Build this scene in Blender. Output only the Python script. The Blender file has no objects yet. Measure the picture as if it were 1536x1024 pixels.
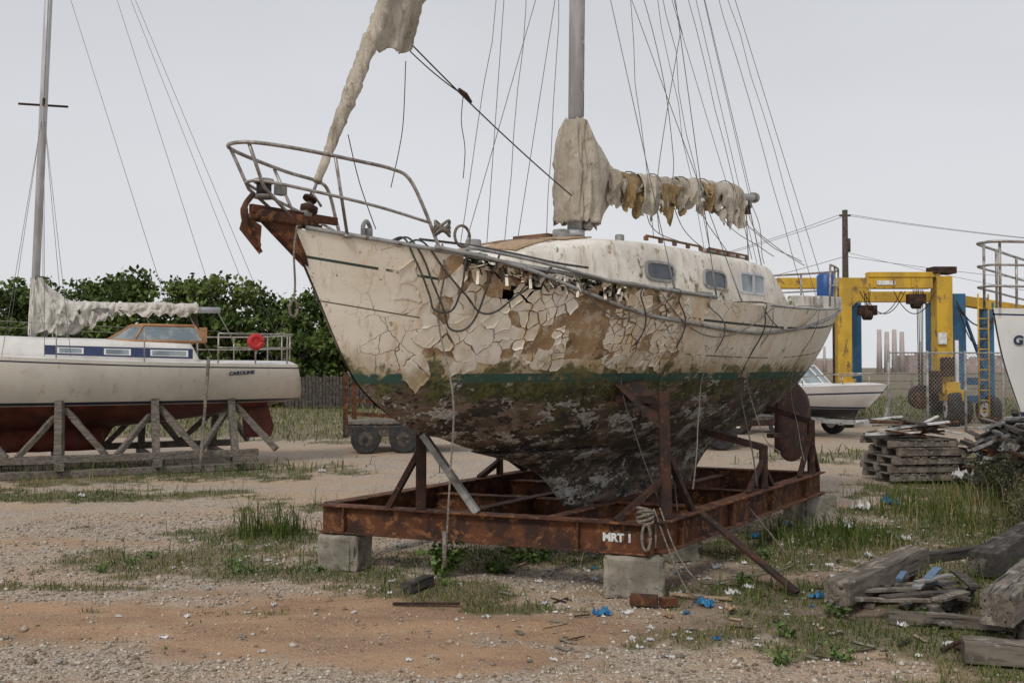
import bpy, math, random
import numpy as np
from mathutils import Vector, Matrix, noise, Euler
random.seed(7); np.random.seed(7)
V=Vector
sc=bpy.context.scene
R=random.random
def U(a,b): return random.uniform(a,b)
# ---------------------------------------------------------------- materials
class NT:
    def __init__(s,name,rough=.8,metal=0.):
        s.m=bpy.data.materials.new(name); s.m.use_nodes=True
        s.t=s.m.node_tree; s.b=s.t.nodes['Principled BSDF']
        s.b.inputs['Roughness'].default_value=rough; s.b.inputs['Metallic'].default_value=metal
        s.tc=s.t.nodes.new('ShaderNodeTexCoord').outputs['Object']
    def N(s,t): return s.t.nodes.new(t)
    def set(s,sock,v):
        if isinstance(v,bpy.types.NodeSocket): s.t.links.new(v,sock)
        elif isinstance(v,(tuple,list)):
            sock.default_value=(tuple(v)+(1.,))[:4] if sock.type=='RGBA' else tuple(v)[:3]
        else: sock.default_value=v
    def mapv(s,scale,loc=(0,0,0),rot=(0,0,0)):
        n=s.N('ShaderNodeMapping'); s.t.links.new(s.tc,n.inputs[0])
        n.inputs['Scale'].default_value=scale; n.inputs['Location'].default_value=loc; n.inputs['Rotation'].default_value=rot
        return n.outputs[0]
    def noise(s,scale,detail=4,rough=.6,vec=None,dist=0.,col=False):
        n=s.N('ShaderNodeTexNoise'); s.t.links.new(vec or s.tc,n.inputs['Vector'])
        n.inputs['Scale'].default_value=scale; n.inputs['Detail'].default_value=min(detail,4)
        n.inputs['Roughness'].default_value=rough; n.inputs['Distortion'].default_value=dist
        return n.outputs['Color' if col else 'Fac']
    def vor(s,scale,feature='F1',vec=None,out='Distance'):
        n=s.N('ShaderNodeTexVoronoi'); n.feature=feature; s.t.links.new(vec or s.tc,n.inputs['Vector'])
        n.inputs['Scale'].default_value=scale
        return n.outputs[out]
    def ss(s,x,a,b):
        n=s.N('ShaderNodeMapRange'); n.interpolation_type='SMOOTHSTEP'
        s.set(n.inputs[0],x); n.inputs[1].default_value=min(a,b); n.inputs[2].default_value=max(a,b)
        n.inputs[3].default_value=0. if a<b else 1.; n.inputs[4].default_value=1. if a<b else 0.
        return n.outputs[0]
    def mix(s,f,a,b,mode='MIX'):
        n=s.N('ShaderNodeMix'); n.data_type='RGBA'; n.blend_type=mode
        s.set(n.inputs[0],f); s.set(n.inputs[6],a); s.set(n.inputs[7],b)
        return n.outputs[2]
    def ma(s,op,a,b=0.):
        n=s.N('ShaderNodeMath'); n.operation=op; s.set(n.inputs[0],a); s.set(n.inputs[1],b)
        return n.outputs[0]
    def attr(s,name):
        n=s.N('ShaderNodeAttribute'); n.attribute_name=name; return n.outputs['Fac']
    def xyz(s):
        n=s.N('ShaderNodeSeparateXYZ'); s.t.links.new(s.tc,n.inputs[0]); return n.outputs
    def ramp(s,f,stops):
        n=s.N('ShaderNodeValToRGB'); s.set(n.inputs[0],f); e=n.color_ramp.elements
        while len(e)<len(stops): e.new(.5)
        for i,(p,c) in enumerate(stops): e[i].position=p; e[i].color=tuple(c)+(1.,)
        return n.outputs[0]
    def bump(s,h,strength=.5,dist=.01,prev=None):
        n=s.N('ShaderNodeBump'); s.set(n.inputs['Height'],h); n.inputs['Strength'].default_value=strength
        n.inputs['Distance'].default_value=dist
        if prev: s.t.links.new(prev,n.inputs['Normal'])
        s.t.links.new(n.outputs[0],s.b.inputs['Normal']); return n.outputs[0]
    def color(s,c): s.set(s.b.inputs['Base Color'],c)
def simple(name,c1,c2=None,scale=6.,rough=.7,metal=0.,bump=.3,bd=.005,stretch=(1,1,1),c3=None,lo=.4,hi=.6,w3=.62):
    t=NT(name,rough,metal); v=t.mapv(stretch)
    if c2 is None: c2=tuple(x*.75 for x in c1)
    n=t.noise(scale,6,.65,v); c=t.mix(t.ss(n,lo,hi),c1,c2)
    if c3:
        n2=t.noise(scale*2.7,5,.7,t.mapv(stretch,(3.3,1.7,9.1))); c=t.mix(t.ss(n2,w3-.05,w3+.05),c,c3)
    t.color(c)
    if bump: t.bump(t.noise(scale*6,3,.7,v),bump,bd)
    return t.m
M={}
M['rust']=simple('rusty_steel',(.125,.046,.020),(.045,.021,.014),5,.88,.1,.7,.005,c3=(.24,.105,.04),w3=.58)
M['rustdark']=simple('dark_rust',(.060,.027,.017),(.024,.015,.012),7,.88,.1,.7,.005,c3=(.13,.055,.025))
M['conc']=simple('concrete',(.32,.29,.24),(.19,.17,.135),4,.95,0,.9,.008,c3=(.12,.11,.08),w3=.60)
M['wood']=simple('weathered_wood',(.20,.175,.145),(.10,.085,.07),3,.9,0,.8,.006,(1.2,12,12),c3=(.29,.26,.22))
def logmat(name,c1,c2,c3):
    t=NT(name,.92); n=t.noise(2.2,5,.65,t.mapv((1,11,11))); c=t.mix(t.ss(n,.36,.62),c1,c2)
    c=t.mix(t.ss(t.noise(6,5,.7,t.mapv((1,1.3,1.3),(3,1,9))),.55,.66),c,c3)
    ck=t.noise(2.6,4,.6,t.mapv((.55,15,15),(7,2,2))); k=t.ss(ck,.60,.64); c=t.mix(k,c,tuple(x*.18 for x in c2))
    t.color(c); t.bump(t.ma('SUBTRACT',t.noise(5,4,.7,t.mapv((1,10,10))),k),.6,.005); return t.m
M['log']=logmat('weathered_log',(.20,.17,.135),(.095,.078,.062),(.30,.265,.22))
M['logdk']=logmat('creosoted_log',(.07,.06,.05),(.035,.03,.027),(.15,.13,.11))
M['woodx']=simple('weathered_plank',(.22,.19,.155),(.11,.09,.075),7,.9,0,.6,.005,c3=(.31,.275,.235),w3=.58)
M['darkwood']=simple('dark_timber',(.085,.07,.058),(.035,.03,.027),8,.9,0,.7,.005,c3=(.16,.135,.11),w3=.58)
M['ply']=simple('plywood',(.45,.31,.19),(.33,.22,.13),5,.8,0,.3,.003,(1,7,7),c3=(.52,.46,.38))
M['steel']=simple('stainless_steel',(.42,.40,.37),(.25,.22,.19),14,.42,.55,.15,.002,c3=(.20,.11,.06),w3=.62)
M['alu']=simple('mast_aluminium',(.56,.56,.57),(.42,.42,.43),3,.5,.15,.1,.002,(3,3,.6),c3=(.26,.20,.15),w3=.72)
M['galv']=simple('grey_rail',(.36,.36,.35),(.22,.22,.21),6,.6,.2,.2,.002,c3=(.15,.10,.07),w3=.62)
M['rope']=simple('old_rope',(.27,.24,.20),(.14,.12,.10),60,.95,0,.8,.004)
M['ropedk']=simple('dark_rope',(.10,.092,.085),(.05,.048,.046),60,.9,0,.8,.004)
M['wire']=simple('rigging_wire',(.20,.20,.20),(.12,.11,.10),9,.55,.2,0)
M['black']=simple('black_rubber',(.022,.022,.023),(.04,.038,.035),9,.8)
M['glassd']=simple('dark_window',(.03,.04,.055),(.07,.085,.10),3,.12,0,0)
M['glass']=simple('clear_window',(.30,.34,.36),(.16,.20,.22),3,.1,0,0)
M['blue']=simple('blue_plastic',(.02,.10,.36),(.015,.07,.25),6,.45)
M['lblue']=simple('light_blue_plastic',(.03,.20,.40),(.02,.14,.32),6,.5)
M['bluegrey']=simple('blue_grey_plastic',(.10,.19,.30),(.06,.12,.2),6,.5)
M['red']=simple('red_plastic',(.55,.03,.03),(.42,.02,.02),6,.5)
M['white']=simple('white_gelcoat',(.78,.78,.77),(.70,.69,.67),3,.35,0,.05,.002)
M['paper']=simple('white_scraps',(.74,.74,.74),(.50,.50,.49),9,.7)
M['yellow']=simple('yellow_paint',(.60,.37,.03),(.44,.27,.03),1.6,.6,0,.2,.003,(1,1,.5),c3=(.20,.12,.05),w3=.61)
M['bluep']=simple('blue_steel_paint',(.03,.13,.26),(.02,.09,.19),2.5,.6,0,.2,.003,c3=(.09,.07,.06),w3=.62)
M['bark']=simple('tree_bark',(.10,.08,.06),(.05,.04,.03),8,.95,0,.8,.02)
M['navy']=simple('navy_paint',(.02,.035,.09),(.03,.05,.12),4,.4,0,0)
M['orange']=simple('tan_trim',(.42,.22,.10),(.33,.17,.08),6,.7)
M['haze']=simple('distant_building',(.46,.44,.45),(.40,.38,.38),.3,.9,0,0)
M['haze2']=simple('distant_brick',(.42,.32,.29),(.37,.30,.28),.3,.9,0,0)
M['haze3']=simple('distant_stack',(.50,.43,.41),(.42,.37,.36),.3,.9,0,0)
def cloth_mat(name,c1,c2,c3):
    t=NT(name,.92); n=t.noise(3,6,.65); c=t.mix(t.ss(n,.38,.62),c1,c2)
    st=t.noise(3,6,.7,t.mapv((5,5,.9),(1,2,3))); c=t.mix(t.ma('MULTIPLY',t.ss(st,.52,.70),.7),c,c3)
    c=t.mix(t.ma('MULTIPLY',t.ss(t.noise(9,5,.75,t.mapv((1,1,1),(7,2,3))),.60,.68),.6),c,tuple(x*.55 for x in c3))
    t.color(c); b=t.bump(t.noise(8,4,.6,t.mapv((1,1,.5),(0,0,0),(.3,.4,0)),1.4),1.,.035); t.bump(t.noise(60,2,.6),.35,.004,b)
    return t.m
M['sail']=cloth_mat('weathered_canvas',(.52,.465,.385),(.38,.33,.26),(.20,.155,.10))
M['sailw']=cloth_mat('white_sailcloth',(.68,.655,.60),(.54,.51,.46),(.30,.26,.20))
M['sailb']=cloth_mat('torn_brown_canvas',(.32,.22,.10),(.20,.135,.06),(.08,.05,.025))

def paint(t,extra=True):
    c=t.mix(t.ss(t.noise(1.6,5,.6),.36,.66),(.86,.80,.69),(.77,.68,.55))
    st=t.noise(2.2,6,.72,t.mapv((5,5,.55),(4,1,0)))
    c=t.mix(t.ma('MULTIPLY',t.ss(st,.53,.72),.60),c,(.44,.28,.12))
    st2=t.noise(2.2,5,.7,t.mapv((9,9,.8),(14,7,2)))
    c=t.mix(t.ma('MULTIPLY',t.ss(st2,.58,.7),.38),c,(.26,.20,.14))
    x,y,z=t.xyz()
    yl=t.ma('MULTIPLY',t.ss(t.noise(2.6,5,.7,t.mapv((1.4,1.4,.6),(3,9,1))),.42,.64),t.ma('MULTIPLY',t.ss(x,-3.1,-2.3),t.ss(x,.6,-.9)))
    c=t.mix(t.ma('MULTIPLY',yl,.60),c,(.62,.44,.21))
    sp=t.noise(22,4,.7); c=t.mix(t.ma('MULTIPLY',t.ss(sp,.64,.68),.8),c,(.19,.10,.05))
    sp2=t.noise(6,5,.75,t.mapv((1,1,1.3),(5,5,5))); c=t.mix(t.ma('MULTIPLY',t.ss(sp2,.67,.69),.9),c,(.38,.26,.15))
    low=t.ma('MULTIPLY',t.ss(t.ma('ADD',z,t.ma('MULTIPLY',t.noise(3.5,5,.7),-.5)),1.54,1.26),.75)
    c=t.mix(low,c,t.mix(t.noise(7,3),(.38,.23,.09),(.20,.17,.055)))
    return c
def hull_old():
    t=NT('peeling_hull_paint',.75); z=t.xyz()[2]; d=t.attr('dmg'); sd=t.attr('sd')
    c=paint(t)
    ln=t.ma('MULTIPLY',t.ss(sd,.155,.16),t.ss(sd,.178,.173)); ln=t.ma('MULTIPLY',ln,t.ss(t.noise(6,3),.34,.42))
    c=t.mix(ln,c,(.035,.06,.05))
    ln=t.ma('MULTIPLY',t.ss(sd,.43,.432),t.ss(sd,.442,.440)); ln=t.ma('MULTIPLY',ln,t.ss(t.noise(4,3),.40,.48)); c=t.mix(ln,c,(.16,.14,.10))
    vv=t.N('ShaderNodeVectorMath'); vv.operation='ADD'; t.t.links.new(t.tc,vv.inputs[0])
    sc_=t.N('ShaderNodeVectorMath'); sc_.operation='SCALE'; t.t.links.new(t.noise(6,3,col=True),sc_.inputs[0]); sc_.inputs['Scale'].default_value=.09
    t.t.links.new(sc_.outputs[0],vv.inputs[1])
    ed=t.vor(6.5,'DISTANCE_TO_EDGE',vv.outputs[0])
    fr=t.attr('frg')
    cr=t.ma('MULTIPLY',t.ss(ed,.020,.006),t.ma('MULTIPLY',fr,t.ss(t.noise(2.5,3),.44,.54))); c=t.mix(cr,c,(.11,.075,.045))
    sub=t.mix(t.ss(t.noise(5,6,.7),.4,.6),(.40,.265,.145),(.27,.175,.10))
    sub=t.mix(t.ss(t.noise(11,5,.75),.50,.58),sub,(.50,.41,.30))
    sub=t.mix(t.ss(t.noise(4,5,.75,t.mapv((1,1,1),(9,9,9))),.60,.66),sub,(.12,.085,.05))
    dm=t.ss(t.ma('ADD',d,t.ma('MULTIPLY',t.noise(9,5,.7),.25)),.58,.62)
    c=t.mix(dm,c,sub)
    ms=t.ma('MULTIPLY',t.ss(t.ma('ADD',t.attr('moss'),t.ma('MULTIPLY',t.noise(8,6,.75),1.)),1.02,1.12),.9)
    c=t.mix(ms,c,t.mix(t.noise(30,3),(.035,.045,.012),(.10,.11,.025)))
    b=t.mix(t.ss(t.noise(2.2,7,.72,t.mapv((.7,.7,1.6),(0,0,0),(0,.35,0))),.38,.58),(.145,.10,.070),(.045,.036,.028))
    b=t.mix(t.ss(t.noise(5,7,.78,t.mapv((.8,.8,2.4),(3,5,1),(0,.3,0))),.50,.58),b,(.20,.155,.118))
    b=t.mix(t.ss(t.noise(7,7,.78,t.mapv((.8,.8,1.8),(13,5,1),(0,.3,0))),.52,.58),b,(.022,.018,.015))
    mz=t.ss(z,1.15,1.5)
    b=t.mix(t.ma('MULTIPLY',t.ss(t.ma('ADD',t.noise(3.0,7,.78,t.mapv((1,1,1.3),(7,1,4))),t.ma('MULTIPLY',mz,.15)),.60,.70),.85),b,t.mix(t.ss(t.noise(22,4,.7),.4,.6),(.034,.042,.010),(.095,.11,.028)))
    wf=t.noise(4.2,8,.82,t.mapv((.7,.7,1.5),(2,8,5),(0,.4,0))); 
    wz=t.ma('MULTIPLY',t.ss(z,1.45,1.25),.05); wfz=t.ma('ADD',wf,wz)
    b=t.mix(t.ss(wfz,.605,.617),b,t.mix(t.ss(t.noise(30,3),.4,.6),(.48,.47,.44),(.27,.26,.235)))
    wf2=t.noise(14,6,.75,t.mapv((.8,.8,1),(12,8,5))); b=t.mix(t.ss(wf2,.63,.64),b,(.36,.35,.325))
    zz=t.ma('ADD',z,t.ma('MULTIPLY',t.ma('SUBTRACT',t.noise(10,4,.7),.5),.04))
    c=t.mix(t.ss(zz,1.515,1.505),c,b)
    mz2=t.ma('MULTIPLY',t.ss(z,1.70,1.56),t.ss(z,1.30,1.44))
    c=t.mix(t.ma('MULTIPLY',t.ss(t.ma('ADD',t.ma('MULTIPLY',mz2,.15),t.noise(3.2,7,.78,t.mapv((1,1,.8),(1,1,8)))),.60,.69),.85),c,t.mix(t.ss(t.noise(25,4,.7),.4,.6),(.040,.046,.012),(.125,.125,.035)))
    gs=t.ma('MULTIPLY',t.ss(z,1.487,1.492),t.ss(z,1.556,1.55)); gs=t.ma('MULTIPLY',gs,t.ss(t.noise(5,6,.78),.60,.48))
    c=t.mix(gs,c,t.mix(t.noise(6,4),(.022,.07,.055),(.05,.11,.085)))
    t.color(c)
    h=t.ma('ADD',t.ma('MULTIPLY',t.noise(26,3,.7),.5),t.ma('MULTIPLY',t.ss(z,1.52,1.5),t.ma('MULTIPLY',t.ss(wfz,.60,.617),.8)))
    t.bump(h,.6,.008)
    return t.m
M['hull']=hull_old()
def flake_m():
    t=NT('paint_flakes',.6); c=paint(t); c=t.mix(t.ma('MULTIPLY',t.ss(t.noise(4,4),.46,.6),.7),c,(.84,.80,.73)); t.color(c); t.bump(t.noise(50,2),.2,.002); return t.m
M['flake']=flake_m()
def deck_m():
    t=NT('dirty_deck',.8); c=t.mix(t.ss(t.noise(2.2,6,.7),.38,.62),(.79,.75,.68),(.60,.56,.49))
    c=t.mix(t.ss(t.noise(4,6,.75,t.mapv((1,1,1),(5,3,2))),.58,.68),c,(.28,.21,.14))
    c=t.mix(t.ss(t.noise(3,7,.75,t.mapv((1,1,1),(1,9,2))),.61,.69),c,(.075,.08,.03))
    c=t.mix(t.ss(t.noise(25,4,.7),.65,.69),c,(.12,.075,.05))
    st=t.noise(2.6,6,.7,t.mapv((7,7,.7),(2,4,0))); c=t.mix(t.ma('MULTIPLY',t.ss(st,.53,.7),.65),c,(.33,.22,.12))
    t.color(c); t.bump(t.noise(20,3,.7),.4,.006); return t.m
M['deck']=deck_m()
def hull2(name,wl,top,bot,str_c,st0=.05,st1=.075):
    t=NT(name,.35); z=t.xyz()[2]; sd=t.attr('sd')
    c=t.mix(t.ss(t.noise(1.5,5),.4,.65),top,tuple(x*.88 for x in top))
    stn=t.noise(2.2,6,.7,t.mapv((4,4,.5))); c=t.mix(t.ma('MULTIPLY',t.ss(stn,.55,.75),.55),c,(.40,.32,.22))
    ln=t.ma('MULTIPLY',t.ss(sd,st0,st0+.004),t.ss(sd,st1,st1-.004)); c=t.mix(ln,c,str_c)
    b=t.mix(t.ss(t.noise(3,6,.7),.4,.62),bot,tuple(x*.5 for x in bot)); b=t.mix(t.ss(t.noise(6,4,.7,t.mapv((1,1,.5),(2,2,2))),.60,.70),b,tuple(x*.6+.05 for x in bot))
    c=t.mix(t.ss(z,wl,wl-.008),c,b)
    bs=t.ma('MULTIPLY',t.ss(z,wl+.0,wl+.005),t.ss(z,wl+.05,wl+.045)); c=t.mix(bs,c,str_c)
    t.color(c); t.bump(t.noise(2,3),.1,.01); return t.m
# ---------------------------------------------------------------- mesh helpers
class MB:
    def __init__(s): s.v=[]; s.f=[]; s.mi=[]; s.sm=[]
    def add(s,vs,fs,m=0,smooth=False):
        o=len(s.v); s.v+= [tuple(v) for v in vs]
        for f in fs: s.f.append(tuple(i+o for i in f)); s.mi.append(m); s.sm.append(smooth)
    def box(s,c,size,rot=None,m=0,taper=1.):
        c=V(c); a,b,d=[x/2 for x in size]
        pts=[V((x*a*(taper if z>0 else 1),y*b*(taper if z>0 else 1),z*d)) for z in(-1,1) for x,y in((-1,-1),(1,-1),(1,1),(-1,1))]
        if rot is not None:
            Rm=rot if isinstance(rot,Matrix) else Euler(rot).to_matrix(); pts=[Rm@p for p in pts]
        s.add([p+c for p in pts],[(3,2,1,0),(4,5,6,7),(0,1,5,4),(1,2,6,5),(2,3,7,6),(3,0,4,7)],m)
    def frame(s,d,up=V((0,0,1))):
        d=d.normalized()
        if abs(d.dot(up))>.98: up=V((1,0,0)) if abs(d.x)<.9 else V((0,1,0))
        x=d.cross(up).normalized(); return x,x.cross(d).normalized(),d
    def beam(s,p0,p1,w,h,m=0,rough=0.,seg=1,up=V((0,0,1))):
        p0=V(p0);p1=V(p1); x,y,d=s.frame(p1-p0,up)
        rings=[]
        sd=V((R()*50,R()*50,R()*50))
        for i in range(seg+1):
            c=p0.lerp(p1,i/seg); ring=[]
            prof=[(-.93,-1),(0,-1.0),(.93,-1),(1,-.93),(1,0),(1,.93),(.93,1),(0,1),(-.93,1),(-1,.93),(-1,0),(-1,-.93)] if rough else [(-1,-1),(1,-1),(1,1),(-1,1)]
            for a,b in prof:
                q=c+x*a*w/2+y*b*h/2
                if rough: q=q+noise.noise_vector((q+sd)*9)*rough+noise.noise_vector((q+sd)*30)*rough*.4
                ring.append(q)
            rings.append(ring)
        s.loft(rings,m,smooth=False)
    def loft(s,rings,m=0,smooth=True,cap=True,closed=True):
        n=len(rings[0]); vs=[p for r in rings for p in r]; fs=[]
        for i in range(len(rings)-1):
            for j in range(n if closed else n-1):
                k=(j+1)%n; fs.append((i*n+j,i*n+k,(i+1)*n+k,(i+1)*n+j))
        o=len(s.v); s.add(vs,fs,m,smooth)
        if cap and closed:
            s.f.append(tuple(o+j for j in range(n))[::-1]); s.mi.append(m); s.sm.append(False)
            s.f.append(tuple(o+(len(rings)-1)*n+j for j in range(n))); s.mi.append(m); s.sm.append(False)
    def tube(s,pts,r,m=0,n=8,crumple=0.,freq=6.,sx=1.,spiral=0.,pitch=.25):
        pts=[V(p) for p in pts]; k=len(pts)
        rr=r if isinstance(r,(list,tuple)) else [r]*k
        rings=[]; prev=None; sd=V((R()*50,R()*50,R()*50)); dist=0
        for i,p in enumerate(pts):
            if i: dist+=(p-pts[i-1]).length
            d=(pts[min(i+1,k-1)]-pts[max(i-1,0)])
            if d.length<1e-9: d=V((0,0,1))
            d.normalize()
            if prev is None: x,y,_=s.frame(d)
            else:
                x=(prev-d*prev.dot(d)); x=x.normalized() if x.length>1e-6 else s.frame(d)[0]; y=x.cross(d).normalized()
            prev=x; ring=[]
            for j in range(n):
                a=2*math.pi*j/n; q=x*math.cos(a)*rr[i]+y*math.sin(a)*rr[i]*sx
                if crumple:
                    q*=1+crumple*(noise.noise((p+q)*freq+sd)+.5*noise.noise((p+q)*freq*2.3+sd))*1.6
                if spiral:
                    q*=1+spiral*((dist/pitch+a/(2*math.pi))%1.)
                ring.append(p+q)
            rings.append(ring)
        s.loft(rings,m)
    def cyl(s,p0,p1,r,m=0,n=14): s.tube([p0,p1],r,m,n)
    def wheel(s,c,axis,r,w,mt=0,mr=1):
        c=V(c);a=V(axis).normalized()
        s.tube([c-a*w/2,c-a*w*.42,c+a*w*.42,c+a*w/2],[r*.9,r,r,r*.9],mt,22)
        s.tube([c-a*w*.53,c+a*w*.53],r*.52,mr,16); s.tube([c-a*w*.6,c+a*w*.6],r*.18,mt,10)
    def ibeam(s,p0,p1,w,h,t,m=0):
        p0=V(p0);p1=V(p1); x,y,d=s.frame(p1-p0); a=w/2;b=h/2;g=t/2
        pr=[(-a,-b),(a,-b),(a,-b+t),(g,-b+t),(g,b-t),(a,b-t),(a,b),(-a,b),(-a,b-t),(-g,b-t),(-g,-b+t),(-a,-b+t)]
        s.loft([[q+x*u+y*v for u,v in pr] for q in(p0,p1)],m,smooth=False)
    def obj(s,name,mats,parent=None,world=False,bevel=0.,solid=0.):
        me=bpy.data.meshes.new(name); me.from_pydata(s.v,[],s.f); 
        me.polygons.foreach_set('material_index',s.mi); me.polygons.foreach_set('use_smooth',s.sm)
        for k in (mats if isinstance(mats,list) else [mats]): me.materials.append(M[k] if isinstance(k,str) else k)
        me.update(); o=bpy.data.objects.new(name,me); sc.collection.objects.link(o)
        if parent:
            o.parent=parent
            if world: o.matrix_parent_inverse=PM[parent.name].inverted()
        if bevel:
            b=o.modifiers.new('b','BEVEL'); b.width=bevel; b.segments=2; b.limit_method='ANGLE'
        if solid:
            b=o.modifiers.new('s','SOLIDIFY'); b.thickness=solid; b.offset=0
        return o
PM={}
def empty(name,loc=(0,0,0),rz=0.):
    e=bpy.data.objects.new(name,None); sc.collection.objects.link(e); e.location=loc; e.rotation_euler=(0,0,rz); e.empty_display_size=.3
    PM[e.name]=Matrix.Translation(V(loc))@Matrix.Rotation(rz,4,'Z'); return e
def np_mesh(name,verts,faces,mats,c=None,mi=None,parent=None):
    me=bpy.data.meshes.new(name); k=faces.shape[1]
    me.vertices.add(len(verts)); me.vertices.foreach_set('co',verts.astype(np.float32).ravel())
    me.loops.add(faces.size); me.loops.foreach_set('vertex_index',faces.astype(np.int32).ravel())
    me.polygons.add(len(faces)); me.polygons.foreach_set('loop_start',(np.arange(len(faces))*k).astype(np.int32))
    me.update(calc_edges=True); me.validate()
    if c is not None:
        a=me.attributes.new('c','FLOAT','POINT'); a.data.foreach_set('value',c.astype(np.float32))
    for k in mats: me.materials.append(k)
    o=bpy.data.objects.new(name,me); sc.collection.objects.link(o)
    if parent: o.parent=parent
    return o
def spl(xs,ys):
    n=len(xs); m=[]
    for i in range(n):
        a=max(i-1,0); b=min(i+1,n-1); m.append((ys[b]-ys[a])/(xs[b]-xs[a]))
    def f(x):
        if x<=xs[0]: return ys[0]
        if x>=xs[-1]: return ys[-1]
        i=0
        while x>xs[i+1]: i+=1
        h=xs[i+1]-xs[i]; t=(x-xs[i])/h
        return (2*t**3-3*t*t+1)*ys[i]+(t**3-2*t*t+t)*h*m[i]+(-2*t**3+3*t*t)*ys[i+1]+(t**3-t*t)*h*m[i+1]
    return f
def sst(a,b,x):
    t=min(1,max(0,(x-a)/(b-a))); return t*t*(3-2*t)
def cpath(pts,n=8):
    pts=[V(p) for p in pts]; out=[]
    for i in range(len(pts)-1):
        p0=pts[max(i-1,0)];p1=pts[i];p2=pts[i+1];p3=pts[min(i+2,len(pts)-1)]
        for k in range(n):
            t=k/n; out.append(.5*((2*p1)+(p2-p0)*t+(2*p0-5*p1+4*p2-p3)*t*t+(3*p1-p0-3*p2+p3)*t**3))
    out.append(pts[-1]); return out
def sag(p0,p1,d,n=14,wob=0.):
    p0=V(p0);p1=V(p1); o=[]
    for i in range(n+1):
        t=i/n; p=p0.lerp(p1,t); p.z-=d*4*t*(1-t)
        if wob: p+=noise.noise_vector(p*2.2+V((wob*70,3,1)))*wob*math.sin(math.pi*t)
        o.append(p)
    return o
def nz(x,y,z=0): return noise.noise(V((x,y,z)))
def rdg(x,y,z=0): return 1-2*abs(noise.noise(V((x,y,z))))*1.3
def wob(path,a,f=3.):
    o=V((R()*30,R()*30,R()*30)); return [p+noise.noise_vector(p*f+o)*a for p in path]
# ---------------------------------------------------------------- cloth helpers
def cover(mb,base,z0,z1,L,Rr,W,m=0,n=84,nz_=60,amp=1.,sd=0.):
    rings=[]
    for i in range(nz_+1):
        z=z0+(z1-z0)*i/nz_; b=base(z); l,r,w=L(z),Rr(z),W(z); ring=[]
        for j in range(n):
            a=2*math.pi*j/n; ca,sa=math.cos(a),math.sin(a); ex=r if ca>0 else l
            f=.12*rdg(ca*2.0+z*.8,sa*2.6,z*1.3+sd)+.09*rdg(ca*4.5-z*1.8,sa*5.,z*2.0+sd+5)+.05*nz(ca*9,sa*9,z*3+sd)
            ww=w*(1-.55*max(0,ca)**2)*(1+f*amp*1.6); xx=ex*(1+f*amp*.7)
            p=b+V((ca*xx,sa*ww,0))
            p.z+=.035*amp*nz(ca*3,sa*3,z*5+sd)
            if i==0: p.z+=.07*nz(ca*4,sa*4,sd)-.01
            ring.append(p)
        rings.append(ring)
    mb.loft(rings,m,True,cap=False)
def curtain(mb,bf,t0,t1,ln,side,m=0,sd=0.,nu=120,nv=16,top=.07,rad=.085,amp=1.,hol=.36):
    vs=[];fs=[];pts=[]
    for i in range(nu+1):
        t=t0+(t1-t0)*i/nu; b=bf(t); X=b.x
        l=ln(t)*(1+.8*nz(X*5,sd)+.6*nz(X*12,sd+3)+.18*nz(X*33,sd+8)); l=max(.0,l)
        for j in range(nv+1):
            v=j/nv
            if v<.3:
                a=v/.3*math.pi/2; p=b+V((0,side*rad*math.sin(a),top*math.cos(a)+.015))
            else:
                d=(v-.3)/.7; p=b+V((0,side*rad*(1-.35*d),-l*d+.015))
            fo=rdg(X*6+v*.8,v*1.0,sd)*.034+rdg(X*14,v*2,sd+4)*.014+.010*nz(X*24,v*6,sd)
            p+=V((.05*nz(X*5,v*3,sd+2)*v,side*fo*(.45+v)*amp,.02*nz(X*9,v*4,sd+7)))
            pts.append(p)
    for i in range(nu):
        for j in range(nv):
            a=i*(nv+1)+j; P=pts[a]
            if j>nv*.35 and nz(P.x*8,P.z*9,sd+20)>hol: continue
            fs.append((a,a+nv+1,a+nv+2,a+1))
    mb.add(pts,fs,m,True)
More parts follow.
